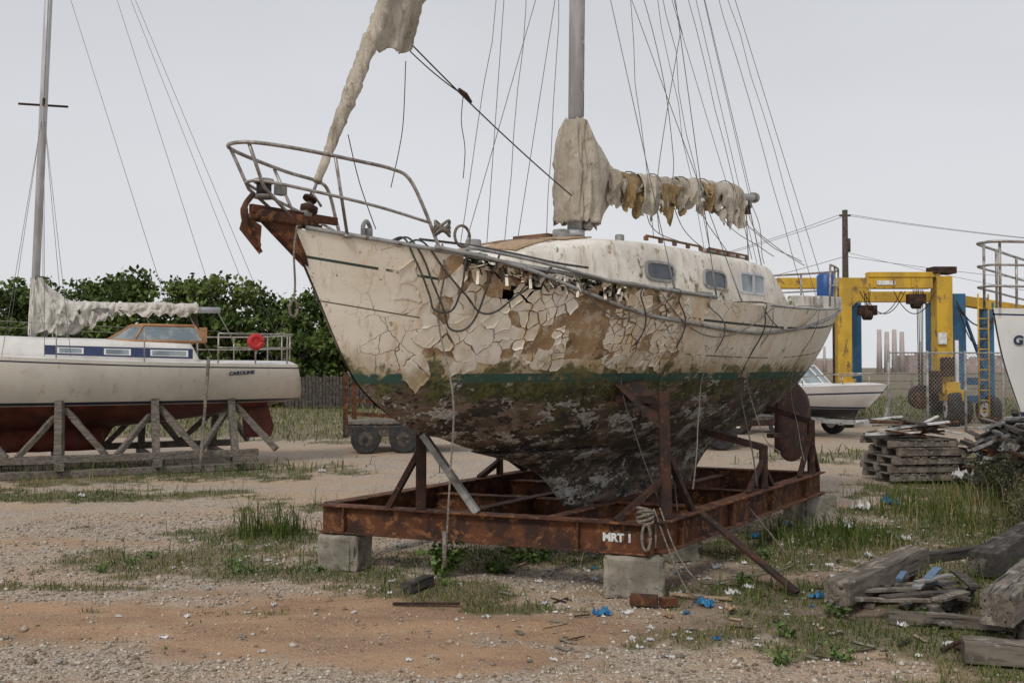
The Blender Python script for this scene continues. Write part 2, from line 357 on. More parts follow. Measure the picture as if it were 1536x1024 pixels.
# ---------------------------------------------------------------- hull generator
class Hull:
    def __init__(s,s0,s1,fw,fs,fb,stem,rake,vb=.35):
        s.s0,s.s1,s.fw,s.fs,s.fb,s.stem,s.rake,s.vb=s0,s1,fw,fs,fb,stem,rake,vb
    def p(s,sn,fr,side,off=0.):
        u=(sn-s.s0)/(s.s1-s.s0); zs=s.fs(sn); zb=s.fb(sn); z=zb+(zs-zb)*fr; dp=zs-z
        ye=math.sqrt(max(0,1-(1-fr)**2)); yv=max(fr,0)**.75; b=s.vb+(1-s.vb)*max(0,1-u/.4)**1.2
        y=s.fw(sn)*(ye*(1-b)+yv*b)+.012*min(1,fr*8)
        dx=s.stem(dp)*max(0,1-u/.35)**1.5-s.rake*dp*max(0,(u-.75)/.25)**1.5
        return V((sn+dx,side*(y+off),z))
    def at(s,sn,z,side=-1,off=0.):
        zs=s.fs(sn); zb=s.fb(sn); return s.p(sn,min(1,max(0,(z-zb)/(zs-zb))),side,off)
    def nrm(s,sn,z,side=-1):
        e=.02; a=s.at(sn+e,z,side)-s.at(sn-e,z,side); b=s.at(sn,z+e,side)-s.at(sn,z-e,side)
        n=a.cross(b).normalized(); return n if n.y*side>0 else -n
    def build(s,name,mats,parent,nu=120,nf=30,hole=None,attrs=None):
        vs=[];fs=[];A={'sd':[],'dmg':[],'frg':[],'moss':[]}
        for side in(-1,1):
            o=len(vs)
            for i in range(nu+1):
                sn=s.s0+(s.s1-s.s0)*i/nu
                for j in range(nf+1):
                    fr=1-math.cos(j/nf*math.pi/2) if j<nf else 1.
                    q=s.p(sn,fr,side); vs.append(q); A['sd'].append(s.fs(sn)-q.z)
                    at=attrs(q.x,q.z,side,s.fs(sn)) if attrs else (0,0,0)
                    A['dmg'].append(at[0]);A['frg'].append(at[1]);A['moss'].append(at[2])
            for i in range(nu):
                for j in range(nf):
                    a=o+i*(nf+1)+j; q=vs[a]
                    if hole and hole(q.x,q.y,q.z,s.fs(q.x)): continue
                    f=(a,a+nf+1,a+nf+2,a+1); fs.append(f if side==-1 else f[::-1])
            c=len(vs)
            for j in range(nf+1):
                q=vs[o+nu*(nf+1)+j]; vs.append(V((q.x,0,q.z)))
                for k,vv in zip(('sd','dmg','frg','moss'),(s.fs(s.s1)-q.z,0,0,0)): A[k].append(vv)
            for j in range(nf):
                a=o+nu*(nf+1)+j; fs.append((a,a+1,c+j+1,c+j))
        me=bpy.data.meshes.new(name); me.from_pydata([tuple(v) for v in vs],[],fs)
        for k in A:
            a=me.attributes.new(k,'FLOAT','POINT'); a.data.foreach_set('value',A[k])
        me.polygons.foreach_set('use_smooth',[True]*len(fs))
        for m in mats: me.materials.append(m)
        me.update(); ob=bpy.data.objects.new(name,me); sc.collection.objects.link(ob); ob.parent=parent
        return ob
    def deckz(s,sn,y):
        w=max(.02,s.fw(sn)); return s.fs(sn)+.07*(1-min(1,(y/w)**2))*min(1,w/.6)-.01
    def deck(s,name,mats,parent,nu=110,ny=16,hole=None):
        mb=MB(); vs=[];fs=[]
        for i in range(nu+1):
            sn=s.s0+(s.s1-s.s0)*i/nu; w=s.fw(sn)+.01
            for j in range(ny+1):
                y=-w+2*w*j/ny; vs.append(V((sn,y,s.deckz(sn,y))))
        for i in range(nu):
            for j in range(ny):
                a=i*(ny+1)+j; q=(vs[a]+vs[a+ny+2])/2
                if hole and hole(q.x,q.y,q.z,s.fs(q.x)): continue
                fs.append((a,a+1,a+ny+2,a+ny+1))
        mb.add(vs,fs,0,True); return mb.obj(name,mats,parent)
def cabin(h,name,s0,s1,wc,zt,mats,parent,aft=.5,n=40):
    mb=MB(); rings=[]
    for i in range(n+1):
        s=s0+(s1-s0)*i/n; w=wc(s); z1=zt(s); zb=h.deckz(s,w)-.06; z1=max(z1,zb+.02); dz=z1-zb
        def sh(z): return (z-zb)*aft*sst(.7,1.,i/n)
        half=[(w,zb),(w*.985,zb+dz*.4),(w*.965,zb+dz*.72),(w*.945,zb+dz*.90),(w*.91,zb+dz*.97),(w*.85,zb+dz*1.01),(w*.72,zb+dz*1.0+.02),(w*.5,zb+dz+.038),(w*.25,zb+dz+.05),(0,zb+dz+.053)]
        ring=[V((s-sh(z),-y,z)) for y,z in half]+[V((s-sh(z),y,z)) for y,z in half[:-1][::-1]]
        rings.append(ring)
    mb.loft(rings,0,True,cap=True,closed=True)
    return mb.obj(name,mats,parent)
def text_on(Hh,parent,s,z,body,size,mat,name):
    n=Hh.nrm(s,z,-1); x=V((1,0,0)); x=(x-n*x.dot(n)).normalized(); y=n.cross(x).normalized()
    p=Hh.at(s,z,-1)+n*.014
    cu=bpy.data.curves.new(name,'FONT'); cu.body=body; cu.size=size; cu.extrude=.001; cu.offset=.004; cu.materials.append(M[mat]); o=bpy.data.objects.new(name,cu); sc.collection.objects.link(o)
    m=Matrix((x,y,n)).transposed().to_4x4(); m.translation=p; o.parent=parent; o.matrix_local=m; return o

# ================================================================ MAIN SAILBOAT
th=math.atan2(.785,.62)
B=empty('sailboat',(.95,9.0,0),th)
fw=spl([-3.74,-3.4,-3.0,-2.5,-2.0,-1.3,-.5,.5,1.5,2.5,3.4,4.25],[0,.20,.42,.68,.90,1.11,1.23,1.27,1.20,1.03,.77,.46])
fs=spl([-3.74,-3.0,-2.0,-1.0,0,1,2,3,4.25],[2.45,2.35,2.22,2.15,2.12,2.12,2.155,2.22,2.32])
fb=spl([-3.74,-3.0,-2.2,-1.4,0,1.2,2.2,3.2,4.25],[1.20,1.09,.96,.87,.80,.85,.98,1.2,1.5])
stem=spl([0,.3,.9,1.1,1.25],[0,.17,.52,.74,1.0])
H=Hull(-3.74,4.25,fw,fs,fb,stem,.42,.42)
def stemx(z): return -3.74+stem(2.45-z)
def a_reg(s,z,side):
    if side>0: return 0.
    l=sst(-2.98,-2.72,s+.22*nz(z*3,1))*(1-sst(-1.15,-.75,s+.35*nz(z*4,s*2,5)-(.2 if z<1.75 else 0)))
    return l*sst(1.60,1.70,z+.08*nz(s*4,2))
def hattr(s,z,side,zs):
    a=a_reg(s,z,side); d=a*.75+.12*nz(s*5,z*5,3)
    fr=0. if side>0 else sst(-3.45,-3.0,s)*(1-sst(-.4,.6,s))*sst(1.5,1.6,z)
    tan=sst(.20,.02,zs-z)*sst(-2.95,-2.7,s)*(1-sst(-1.4,-.9,s))*.6 if side<0 else 0
    ms=sst(-2.8,-2.4,s)*(1-sst(-1.0,-.6,s))*(1-sst(.02,.34,zs-z))*(.56 if side<0 else 0)
    return (max(d,tan),fr,ms)
def hole(x,y,z,zs):
    if y>0: return False
    n=nz(x*9,z*9,1)*.6+nz(x*22,z*22,4)*.3
    def bl(cx,cz,rx,rz): return ((x-cx)/rx)**2+((z-cz)/rz)**2
    if bl(-2.36,2.05,.10,.085)<1+n*1.5: return True
    if bl(-2.22,2.15,.13,.035)<1+n*1.6: return True
    if bl(-1.9,2.19,.24,.045)<1+n*1.5: return True
    if bl(-1.7,2.12,.07,.05)<1+n*1.5: return True
    if bl(-2.62,2.28,.16,.03)<1+n*1.5: return True
    return False
def dhole(x,y,z,zs):
    if y>0: return False
    e=fw(x)+y
    n=nz(x*7,y*7,2)
    return (-2.85<x<-1.65 and e<.10+.14*n) 
H.build('hull',[M['hull']],B,300,64,hole,hattr)
H.deck('deck',['deck'],B,160,26,dhole)
mb=MB(); rings=[]
for z,a,b,w in ((.36,-.72,1.25,.05),(.40,-.78,1.32,.075),(.5,-.90,1.40,.085),(.62,-1.02,1.52,.10),(.72,-1.15,1.65,.13),(.80,-1.32,1.80,.19),(.87,-1.55,2.0,.29),(.95,-1.9,2.2,.42)):
    r=[]
    for k in range(40):
        t=k/40*2*math.pi; x=(a+b)/2-math.cos(t)*(b-a)/2; xx=(x-a)/(b-a)
        y=w*math.copysign(min(1,abs(math.sin(t))**.75),math.sin(t))*(1.15-.5*xx)
        r.append(V((x,y,z)))
    rings.append(r)
mb.loft(rings,0,True); mb.obj('keel',['hull'],B)
mb=MB()
pr=[(3.55,1.42),(3.50,1.1),(3.50,.8),(3.58,.6),(3.78,.48),(4.05,.46),(4.3,.55),(4.45,.75),(4.5,1.0),(4.42,1.22),(4.2,1.36),(3.95,1.48)]
pp=cpath([(x,0,z) for x,z in pr],4)
cx=V((3.95,0,.95))
mb.loft([[cx+(p-cx)*k+V((0,y,0)) for p in pp] for k,y in((.0,-.045),(.75,-.042),(.96,-.028),(1,-.01),(1,.01),(.96,.028),(.75,.042),(.0,.045))],0,True,cap=False)
mb.cyl((3.5,0,1.5),(3.5,0,.6),.03,0)
mb.beam((3.3,0,.8),(3.6,0,.8),.08,.05,0)
M['rudder']=simple('rudder_antifouling',(.10,.045,.03),(.05,.028,.022),3.5,.85,0,.6,.006,c3=(.20,.10,.05),w3=.6)
mb.obj('rudder',['rudder'],B)
def clip(poly,mx,my,nx,ny):
    o=[]
    for i in range(len(poly)):
        a=poly[i];b=poly[(i+1)%len(poly)]
        da=(a[0]-mx)*nx+(a[1]-my)*ny; db=(b[0]-mx)*nx+(b[1]-my)*ny
        if da<=0:o.append(a)
        if (da<0<db) or (db<0<da):
            t=da/(da-db); o.append((a[0]+(b[0]-a[0])*t,a[1]+(b[1]-a[1])*t))
    return o
g=.056; seeds={}
for i in range(-66,-5):
    for j in range(26,46):
        x=(i+U(-.25,1.25))*g; y=(j+U(-.25,1.25))*g
        pk=.26+.66*sst(-2.55,-1.9,x+.3*nz(y*4,x*3,2))+.25*nz(x*4,y*4,31)
        if R()<pk: seeds[(i,j)]=(x,y)
def warp(x,y): return (x+.030*nz(x*7,y*7,1)+.013*nz(x*24,y*24,2),y+.030*nz(x*7,y*7,6)+.013*nz(x*24,y*24,7))
def gapw(x,y): return max(.0003,.0028+.0085*nz(x*5,y*5,41)+.004*nz(x*17,y*17,42))
mb=MB()
for (i,j),(cx_,cy_) in seeds.items():
    zs=fs(cx_)
    if cy_>zs-.02 or cy_<1.57: continue
    if cx_<stemx(cy_)+.26: continue
    fr=sst(-3.12,-2.72,cx_+.28*nz(cy_*3,7))*(1-sst(-1.0,-.55,cx_+.3*nz(cy_*5,cx_*3,9)))
    if R()>fr*1.5: continue
    cl=nz(cx_*2.6,cy_*3.4,11)+.5*nz(cx_*7,cy_*7,12); fl=sst(-2.6,-2.0,cx_)
    pm=.02+.97*sst(.30-.36*fl,.42-.30*fl,cl)+.05*fl
    if -2.95<cx_<-2.2 and zs-cy_<.17+.12*nz(cx_*5,3): pm+=.75
    if R()<pm: continue
    poly=[(cx_-.35,cy_-.35),(cx_+.35,cy_-.35),(cx_+.35,cy_+.35),(cx_-.35,cy_+.35)]
    for a in range(-7,8):
        for b in range(-7,8):
            q=seeds.get((i+a,j+b))
            if not q or (a==0 and b==0): continue
            nx,ny=q[0]-cx_,q[1]-cy_
            if nx*nx+ny*ny<1e-6: continue
            poly=clip(poly,cx_+nx/2,cy_+ny/2,nx,ny)
            if len(poly)<3: break
        if len(poly)<3: break
    if len(poly)<3: continue
    rim=[]
    for k in range(len(poly)):
        a=poly[k];b=poly[(k+1)%len(poly)]; L=math.hypot(b[0]-a[0],b[1]-a[1]); ns=max(1,int(L/.010))
        for q in range(ns):
            t=q/ns; rim.append(warp(a[0]+(b[0]-a[0])*t,a[1]+(b[1]-a[1])*t))
    mx=sum(p[0] for p in rim)/len(rim); my=sum(p[1] for p in rim)/len(rim)
    extra=0. if R()<.85-.3*fl else U(.05,.16)
    curl=U(.0005,.004) if R()<.75-.2*fl else U(.006,.016); ca=U(0,6.28); base=.004
    def hp(x,y,o):
        y=min(y,fs(x)-.005)
        dp=fs(x)-y; u=(x-H.s0)/(H.s1-H.s0); sn=x-stem(dp)*max(0,1-u/.35)**1.5
        q=H.at(sn,y,-1)
        return q+H.nrm(sn,y,-1)*o
    vs=[hp(mx,my,base)]; n=len(rim)
    for kk,(f,lf) in enumerate(((.5,0.),(.82,.2),(1.,1.))):
        for (x,y) in rim:
            dd=max(.01,math.hypot(x-mx,y-my)); k_=max(.3,1-gapw(x,y)/dd-extra*(1+.6*nz(x*40,y*40,3)))
            dx,dy=(x-mx)*f*k_,(y-my)*f*k_
            a2=math.atan2(dy,dx); l=(.35+.65*math.cos(a2-ca))*curl*lf
            vs.append(hp(mx+dx,my+dy,base+l))
    fsx=[(0,1+k,1+(k+1)%n) for k in range(n)]
    for r in range(2):
        for k in range(n):
            k2=(k+1)%n; fsx.append((1+r*n+k,1+(r+1)*n+k,1+(r+1)*n+k2,1+r*n+k2))
    mb.add(vs,fsx,0,False)
mb.obj('paint_flakes',['flake'],B,solid=.003)
mb=MB()
for side in(-1,1):
    pts=[]
    for i in range(61):
        s=-3.66+7.86*i/60; pts.append(V((s,side*(fw(s)+.012),fs(s)+.014)))
    mb.tube([p+V((0,side*.008,-.0)) for p in pts[:25 if side<0 else 61]],.015,0,8)
    if side<0: mb.tube(pts[31:],.012,0,8)
LS=[(-2.95,2.37,.03),(-2.6,2.31,.03),(-2.3,2.235,.035),(-1.95,2.13,.03),(-1.33,1.99,.02),(-.8,1.94,.018),(-.3,1.905,.018),(.42,1.89,.018),(1.4,1.97,.018),(2.4,2.10,.018),(3.4,2.21,.018),(4.1,2.28,.018)]
pp=cpath([H.at(s,min(z,fs(s)),-1,o)+V((0,0,max(0,z-fs(s)))) for s,z,o in LS],8)
mb.tube(pp,.0145,0,8)
pp=cpath([(-2.75,-.60,2.38),(-2.3,-.82,2.31),(-1.95,-.97,2.24),(-1.75,-1.06,2.2)],6); mb.tube(pp,.012,0,6)
mb.obj('rub_rail',['galv'],B)
mb=MB()
top=[(-2.86,.45,2.36),(-2.98,.42,2.62),(-3.08,.385,2.80),(-3.2,.35,2.85),(-3.5,.31,2.865),(-3.85,.22,2.885),(-4.08,.12,2.895)]
path=[(s,-w,z) for s,w,z in top]+[(-4.15,0,2.895)]+[(s,w,z) for s,w,z in top[::-1]]
mb.tube(cpath(path,6),.012)
mid=[(-2.93,.435,2.53),(-3.3,.33,2.60),(-3.7,.2,2.655),(-3.98,.08,2.69)]
mb.tube(cpath([(s,-w,z) for s,w,z in mid]+[(-4.03,0,2.69)]+[(s,w,z) for s,w,z in mid[::-1]],6),.010)
for sd in(-1,1):
    mb.tube([(-3.62,sd*.29,2.865),(-3.44,sd*.2,2.42)],.011)
    mb.tube([(-4.1,sd*.09,2.89),(-3.98,sd*.07,2.66),(-3.68,sd*.04,2.46)],.011)
    mb.cyl((-2.86,sd*.45,2.345),(-2.86,sd*.45,2.36),.035)
    mb.cyl((-3.44,sd*.2,2.40),(-3.44,sd*.2,2.42),.03)
mb.obj('bow_pulpit',['steel'],B)
mb=MB()
mb.tube([(-3.9,.03,2.63),(-3.9,.03,2.70)],.045,0,12); mb.tube([(-3.9,.03,2.70),(-3.9,.03,2.725)],.06,1,12); mb.tube([(-3.9,.03,2.61),(-3.9,.03,2.63)],.06,1,12)
mb.box((-3.84,-.05,2.66),(.06,.05,.06),m=1)
mb.obj('bow_light',['black','galv'],B)
mb=MB()
mb.box((-3.74,0,2.475),(.46,.10,.02)); 
for sd in(-1,1): mb.box((-3.76,sd*.05,2.50),(.44,.012,.06))
mb.cyl((-3.96,-.06,2.50),(-3.96,.06,2.50),.032)
mb.add([(-3.93,-.03,2.465),(-3.93,.03,2.465),(-3.66,.03,2.465),(-3.66,-.03,2.465),(-3.60,-.03,2.22),(-3.60,.03,2.22)],[(0,3,4),(1,5,2),(0,4,5,1),(3,2,5,4)],0)
mb.beam((-3.35,0,2.53),(-4.02,0,2.535),.03,.05)
mb.tube(cpath([(-4.0,0,2.62),(-4.06,0,2.54),(-4.05,0,2.45),(-3.99,0,2.35),(-3.94,0,2.28)],5),[.018]*6+[.024]*9+[.026]*3+[.012]*3,0,8)
mb.add([(-4.07,0,2.5),(-4.02,-.11,2.42),(-3.95,0,2.26),(-4.02,.11,2.42),(-4.0,0,2.44)],[(0,1,4),(1,2,4),(2,3,4),(3,0,4),(0,3,2,1)],0)
mb.obj('anchor',['rust'],B,bevel=.004)
mb=MB()
mb.tube([(-3.60,0,2.46),(-3.585,0,2.56),(-3.58,0,2.57),(-3.575,0,2.60),(-3.57,0,2.61),(-3.56,0,2.65)],[.025,.025,.055,.055,.025,.022],0,14)
mb.tube([(-3.575,0,2.64),(-3.567,0,2.655)],.045,0,14)
mb.tube([(-3.53,-.06,2.60),(-3.56,0,2.70),(-3.53,.06,2.60)],.009,1)
mb.box((-3.60,0,2.55),(.05,.05,.14),(0,.4,0),1)
mb.obj('furler_drum',['rustdark','steel'],B)
MS=-.67
def mast(z): return V((MS+(z-2.7)*.018,0,z))
mb=MB(); mb.tube([mast(2.55),mast(9.4)],.068,0,20,sx=.82)
mb.tube([mast(2.62),mast(2.70)],.11,1,16); mb.tube([mast(2.7),mast(2.76)],.088,0,16)
for z in (4.0,4.4,4.9,5.3): mb.box(mast(z)+V((-.0,-.06,0)),(.035,.02,.09),m=1)
mb.cyl(mast(2.80)+V((.06,-.05,0)),mast(2.80)+V((.06,-.12,0)),.04,1)
mb.tube([mast(3.75)+V((.055,-.035,0)),mast(9.3)+V((.055,-.035,0))],.012,1,6)
for i in range(22): mb.box(mast(3.9+i*.22)+V((.067,0,0)),(.012,.02,.03),m=1)
mb.obj('mast',['alu','steel'],B)
mb=MB(); mb.cyl(mast(6.1)+V((0,-.72,0)),mast(6.1)+V((0,.72,0)),.022); mb.obj('spreaders',['alu'],B)
def boom(t): return V((MS+.07,0,3.16)).lerp(V((2.9,0,3.52)),t)
mb=MB(); mb.tube([boom(0),boom(1)],.05,0,14,sx=.8); mb.tube([boom(.99),boom(1.01)],.06,1,14); mb.box(boom(.97)+V((0,0,-.08)),(.05,.03,.08),m=1)
mb.obj('boom',['alu','steel'],B)
mb=MB()
cover(mb,mast,2.84,3.70,spl([2.84,3.1,3.5,3.7],[.12,.13,.12,.085]),spl([2.84,2.96,3.07,3.25,3.42,3.59,3.70],[.30,.36,.46,.56,.42,.22,.11]),spl([2.84,3.0,3.3,3.6,3.7],[.15,.15,.15,.12,.09]),0,110,90,1.35,2.)
mb.obj('mast_canvas_cover',['sail'],B,solid=.004)
mb=MB(); pts=[];rr=[]
for i in range(150):
    t=.09+.75*i/149; p=boom(t)+V((0,.02*nz(t*8,3),.05+.03*nz(t*12,1))); pts.append(p)
    rr.append(max(.03,.085+.03*nz(t*7,5)+.022*rdg(t*18,8)-.05*max(0,(i-110)/40)+.07*max(0,1-i/16)))
mb.tube(pts,rr,0,34,.26,10,.7)
mb.obj('furled_mainsail',['sail'],B)
mb=MB()
curtain(mb,boom,.08,.84,lambda t: .14+.09*math.sin(t*19),-1,0,1.,170,18,.12,.105)
curtain(mb,boom,.08,.84,lambda t: .12+.06*math.sin(t*15+2),1,0,6.,120,14,.12,.105)
curtain(mb,boom,.13,.25,lambda t: .22,-1,1,11.,40,16,.125,.125,1.3,.5); curtain(mb,boom,.34,.47,lambda t: .26,-1,1,14.,60,16,.06,.115,1.3,.5)
curtain(mb,boom,.23,.34,lambda t: .24,-1,0,27.,60,16,.13,.13,1.4,.45); curtain(mb,boom,.45,.58,lambda t: .19,-1,0,17.,60,16,.13,.13,1.4,.45); curtain(mb,boom,.58,.64,lambda t: .20,-1,1,47.,40,16,.12,.12,1.4,.5); curtain(mb,boom,.70,.86,lambda t: .30,-1,0,19.,60,18,.11,.10,1.3,.42)
for t in(.22,.34,.50,.63,.78): mb.tube([boom(t)+V((.01*math.cos(a),.125*math.sin(a),.03+.13*math.cos(a))) for a in np.linspace(0,6.28,18)],.006,2,5)
mb.obj('torn_sail_cloth',['sail','sailb','rope'],B)
FS0=V((-3.56,0,2.66)); FS1=V((MS+.05,0,9.2))
def fst(z): return FS0.lerp(FS1,(z-2.66)/(9.2-2.66))
mb=MB(); pts=[];rr=[]
for i in range(330):
    z=2.76+6.2*i/329; pts.append(fst(z)+V((.006*nz(z*3,1),.006*nz(z*3,2),0))); rr.append(.022+.024*sst(2.76,3.5,z)+.005*nz(z*6,3))
mb.tube(pts,rr,0,24,.08,16,spiral=.28,pitch=.15)
mb.tube([FS0,fst(2.8)],.010,1)
mb.obj('furled_headsail',['sail','wire'],B)
mb=MB(); vs=[];fsx=[]; na,nb=40,70
for b in range(nb+1):
    z=3.74+1.5*b/nb; e=.44-.05*sst(0,.3,b/nb)-.33*sst(.3,1,b/nb)+.02*nz(b*.3,3)
    for a in range(na+1):
        t=a/na; p=fst(z)+V((t*e,0,.10*t*t*(1-b/nb)-.02*t))
        p.y+=(.045*rdg(t*2.6-b*.035,b*.012,1)+.026*rdg(t*5+b*.02,b*.03,5))*(.3+t)+.07*math.sin(t*9+b*.05)*(.2+t)*.5-.03
        if b<4: p.z+=.05*nz(t*6,1.)*(1-b/4)
        vs.append(p)
for b in range(nb):
    for a in range(na):
        q=b*(na+1)+a; fsx.append((q,q+1,q+na+2,q+na+1))
mb.add(vs,fsx,0,True); mb.obj('loose_headsail_clew',['sail'],B,solid=.004)
wc=spl([-2.45,-2.0,-1.4,-.8,0,1,2.1],[.30,.52,.70,.80,.86,.86,.80])
zt=spl([-2.45,-2.2,-1.7,-1.2,-.6,.4,1.4,2.1],[2.27,2.36,2.50,2.575,2.60,2.60,2.61,2.60])
cabin(H,'cabin',-2.45,2.1,wc,zt,['deck'],B,1.1,60)
def cs(s,f,off=0):
    w=wc(s); zb=H.deckz(s,w)-.06; dz=zt(s)-zb; y=w*(1-.035*(f/.72)); return V((s,-(y+off),zb+dz*f))
mb=MB()
def window(s,w,f,h,rnd):
    c=cs(s,f); a=cs(s-.1,f);b=cs(s+.1,f); x=(b-a).normalized(); up=(cs(s,f+.2)-cs(s,f-.2)).normalized(); n=x.cross(up); n=n if n.y<0 else -n
    def oval(w,h,o,pw):
        r=[]
        for k in range(28):
            t=2*math.pi*k/28; ct,st=math.cos(t),math.sin(t)
            r.append(c+x*math.copysign(abs(ct)**pw,ct)*w/2+up*math.copysign(abs(st)**pw,st)*h/2+n*o)
        return r
    mb.loft([oval(w+.05,h+.05,-.02,rnd),oval(w+.05,h+.05,.012,rnd),oval(w+.035,h+.035,.018,rnd),oval(w,h,.018,rnd),oval(w,h,.006,rnd)],0,False,cap=False)
    mb.add(oval(w,h,.007,rnd),[tuple(range(28))],1)
window(-.62,.36,.53,.125,.5); window(.25,.38,.53,.13,.5)
mb.obj('cabin_portlights',['galv','glassd'],B)
mb=MB(); window(1.02,.52,.55,.16,.2); 
c=cs(1.02,.54,.02); mb.box(c,(.02,.02,.16)); mb.obj('cabin_window',['alu','glass'],B)
mb=MB()
for sd in(-1,1):
    for s0_,s1_ in((-.6,.35),(.5,1.3)):
        pts=[]
        for i in range(25):
            t=i/24; s=s0_+(s1_-s0_)*t; pts.append((s,sd*.66,2.672))
        mb.tube(pts,.012,0,6)
        for k in range(5): s=s0_+(s1_-s0_)*k/4; mb.box((s,sd*.66,2.65),(.05,.022,.035))
for s in(-1.5,-1.1): mb.box((s,-.0,zt(s)+.05),(.28,.5,.025),(0,-.2,0.03),0)
mb.box((-1.0,.1,2.665),(.34,.36,.035),m=0)
M['teak']=simple('old_teak',(.20,.10,.05),(.11,.06,.035),8,.85,0,.4,.003,c3=(.27,.18,.11))
mb.obj('teak_trim',['teak'],B,bevel=.004)
mb=MB()
def drape(p,sx,sy,m=0):
    vs=[]
    for i in range(5):
        for j in range(5):
            s=p[0]+sx*(i/4-.5); y=p[1]+sy*(j/4-.5); w=wc(s); zb=H.deckz(s,w)-.06; zz=zt(s)
            f=abs(y)/w; top=zz+.05*(1-min(1,f)**2)
            vs.append((s,y,top+.008))
    mb.add(vs,[(i*5+j,i*5+j+1,(i+1)*5+j+1,(i+1)*5+j) for i in range(4) for j in range(4)],m,True)
drape((-1.80,-.24),.42,.34); drape((-1.34,-.30),.36,.40); drape((-1.75,.25),.45,.3)
mb.obj('plywood_patches',['ply'],B,solid=.012)
mb=MB()
mb.box((.95,0,2.685),(.75,.62,.05)); mb.box((1.5,0,2.68),(.35,.7,.03),(0,.05,0)); mb.box((1.25,-.45,2.69),(.9,.12,.03),(0,.02,.05)); mb.cyl((-1.15,-.2,2.62),(-1.15,-.2,2.70),.07); mb.cyl((.2,-.3,2.63),(.2,-.3,2.69),.05)
mb.cyl((-2.0,0,2.45),(-2.0,0,2.55),.06); mb.cyl((-.35,-.25,2.62),(-.35,-.25,2.74),.04); mb.cyl((-.45,.25,2.62),(-.45,.25,2.74),.04)
mb.obj('sliding_hatch',['galv'],B,bevel=.01)
mb=MB()
for sd in(-1,1):
    pts=[V((s,sd*(.80-.06*(s-2)**2*.5),H.deckz(s,.7)+.06)) for s in(2.0,2.4,2.8,3.2,3.6)]
    for a,b in zip(pts[:-1],pts[1:]): mb.beam(a,b,.06,.15)
    mb.cyl((2.5,sd*.9,2.2),(2.5,sd*.9,2.34),.05,1)
mb.box((3.62,0,2.30),(.05,1.1,.14))
mb.obj('cockpit_coaming',['deck','steel'],B,bevel=.01)
mb=MB()
top=[(2.9,-.88,2.70),(3.3,-.78,2.72),(3.9,-.6,2.74),(4.2,-.42,2.75),(4.26,0,2.75),(4.2,.42,2.75),(3.9,.6,2.74),(3.3,.78,2.72)]
mb.tube(cpath(top,5),.0125); mb.tube(cpath([(s,y,z-.22) for s,y,z in top],5),.010)
for s,y,z in top: mb.tube([(s,y,z),(s,y*.99,2.25)],.0125)
mb.obj('stern_pushpit',['steel'],B)
mb=MB(); mb.tube([(3.5,-.60,2.32),(3.5,-.60,2.34),(3.5,-.60,2.64),(3.5,-.60,2.66)],[.09,.10,.10,.08],0,18); mb.obj('blue_drum',['blue'],B)
mb=MB()
mb.tube([(-3.2,-.12,2.42),(-3.2,-.12,2.49)],.04,0,12)
mb.tube(cpath([(-3.26,-.15,2.44),(-3.26,-.15,2.50),(-3.2,-.12,2.54),(-3.14,-.09,2.50),(-3.14,-.09,2.44)],4),.014)
for s in(-2.6,-.5,2.2):
    for sd in(-1,1): mb.beam((s-.09,sd*(fw(s)-.08),fs(s)+.05),(s+.09,sd*(fw(s)-.08),fs(s)+.05),.025,.025); mb.box((s,sd*(fw(s)-.08),fs(s)+.025),(.06,.03,.05))
mb.obj('deck_cleats',['galv'],B)
mb=MB(); tp=mast(9.2); sp=lambda sd: mast(6.1)+V((0,sd*.72,0))
for sd in(-1,1):
    for s,spr in((-.45,1),(-1.0,0),(-.05,0)):
        b=V((s,sd*(fw(s)-.02),fs(s)+.02))
        if spr: mb.tube([b,sp(sd),tp],.0034,0,5)
        else: mb.tube([b,mast(6.05)],.0034,0,5)
        mb.tube([b,b+((sp(sd)-b).normalized() if spr else (mast(6.05)-b).normalized())*.22],.008,0,6)
for a in (-.4,.4): mb.tube([(4.15,a,2.34),tp],.0034,0,5)
mb.tube([boom(.985),tp+V((.12,0,0))],.0034,0,5); mb.tube([boom(.95)+V((0,-.03,0)),tp+V((.08,-.04,0))],.003,0,5)
mb.tube([boom(.80)+V((0,-.05,0)),mast(7.5)],.003,0,5)
mb.obj('standing_rigging',['wire'],B)
mb=MB()
for x0,y0,z0,x1,y1,z1,sg in [(-1.15,.4,2.5,.0,.1,9,.0),(-1.35,-.2,2.6,-.1,-.05,9.1,.0),(-1.6,.5,2.5,-.1,.1,9.,-.0),(.4,-.8,2.3,.05,0,8.8,.1),(1.9,-1.0,2.25,.1,0,9.1,.0),(1.0,-.85,2.6,.0,0,9.,.05),(2.4,.3,2.6,.1,.1,9.1,.05),(-.2,-.5,2.7,.0,-.04,8.9,.03),(.3,.6,2.7,.05,.1,9.,.0),(3.2,-.6,2.4,.15,-.05,9.1,.0)]:
    mb.tube(sag((x0,y0,z0),(MS+.1+x1*.3,y1,z1),sg,18,.06),.0032,0,5)
mb.tube(cpath([mast(6.6),V((.05,-.35,4.6)),V((.5,-.3,3.6)),V((.62,-.2,3.25))],10),.0036,0,5)
mb.tube(cpath([V((1.2,0,4.95)),V((.7,-.1,3.9)),V((.2,-.3,3.2)),V((-.1,-.5,2.75))],8),.0042,0,5)
mb.tube(sag(mast(8)+V((.08,0,0)),V((1.25,0,4.95)),.0,6),.0032,0,5)
for s in(.3,.45,.62,.75,.9,.93,.97):
    mb.tube(wob(cpath([boom(s),boom(s)+V((.03,-.1,-.35)),V((boom(s).x+U(-.2,.3),U(-.7,-.2),2.72))],8),.04),.0045,0,5)
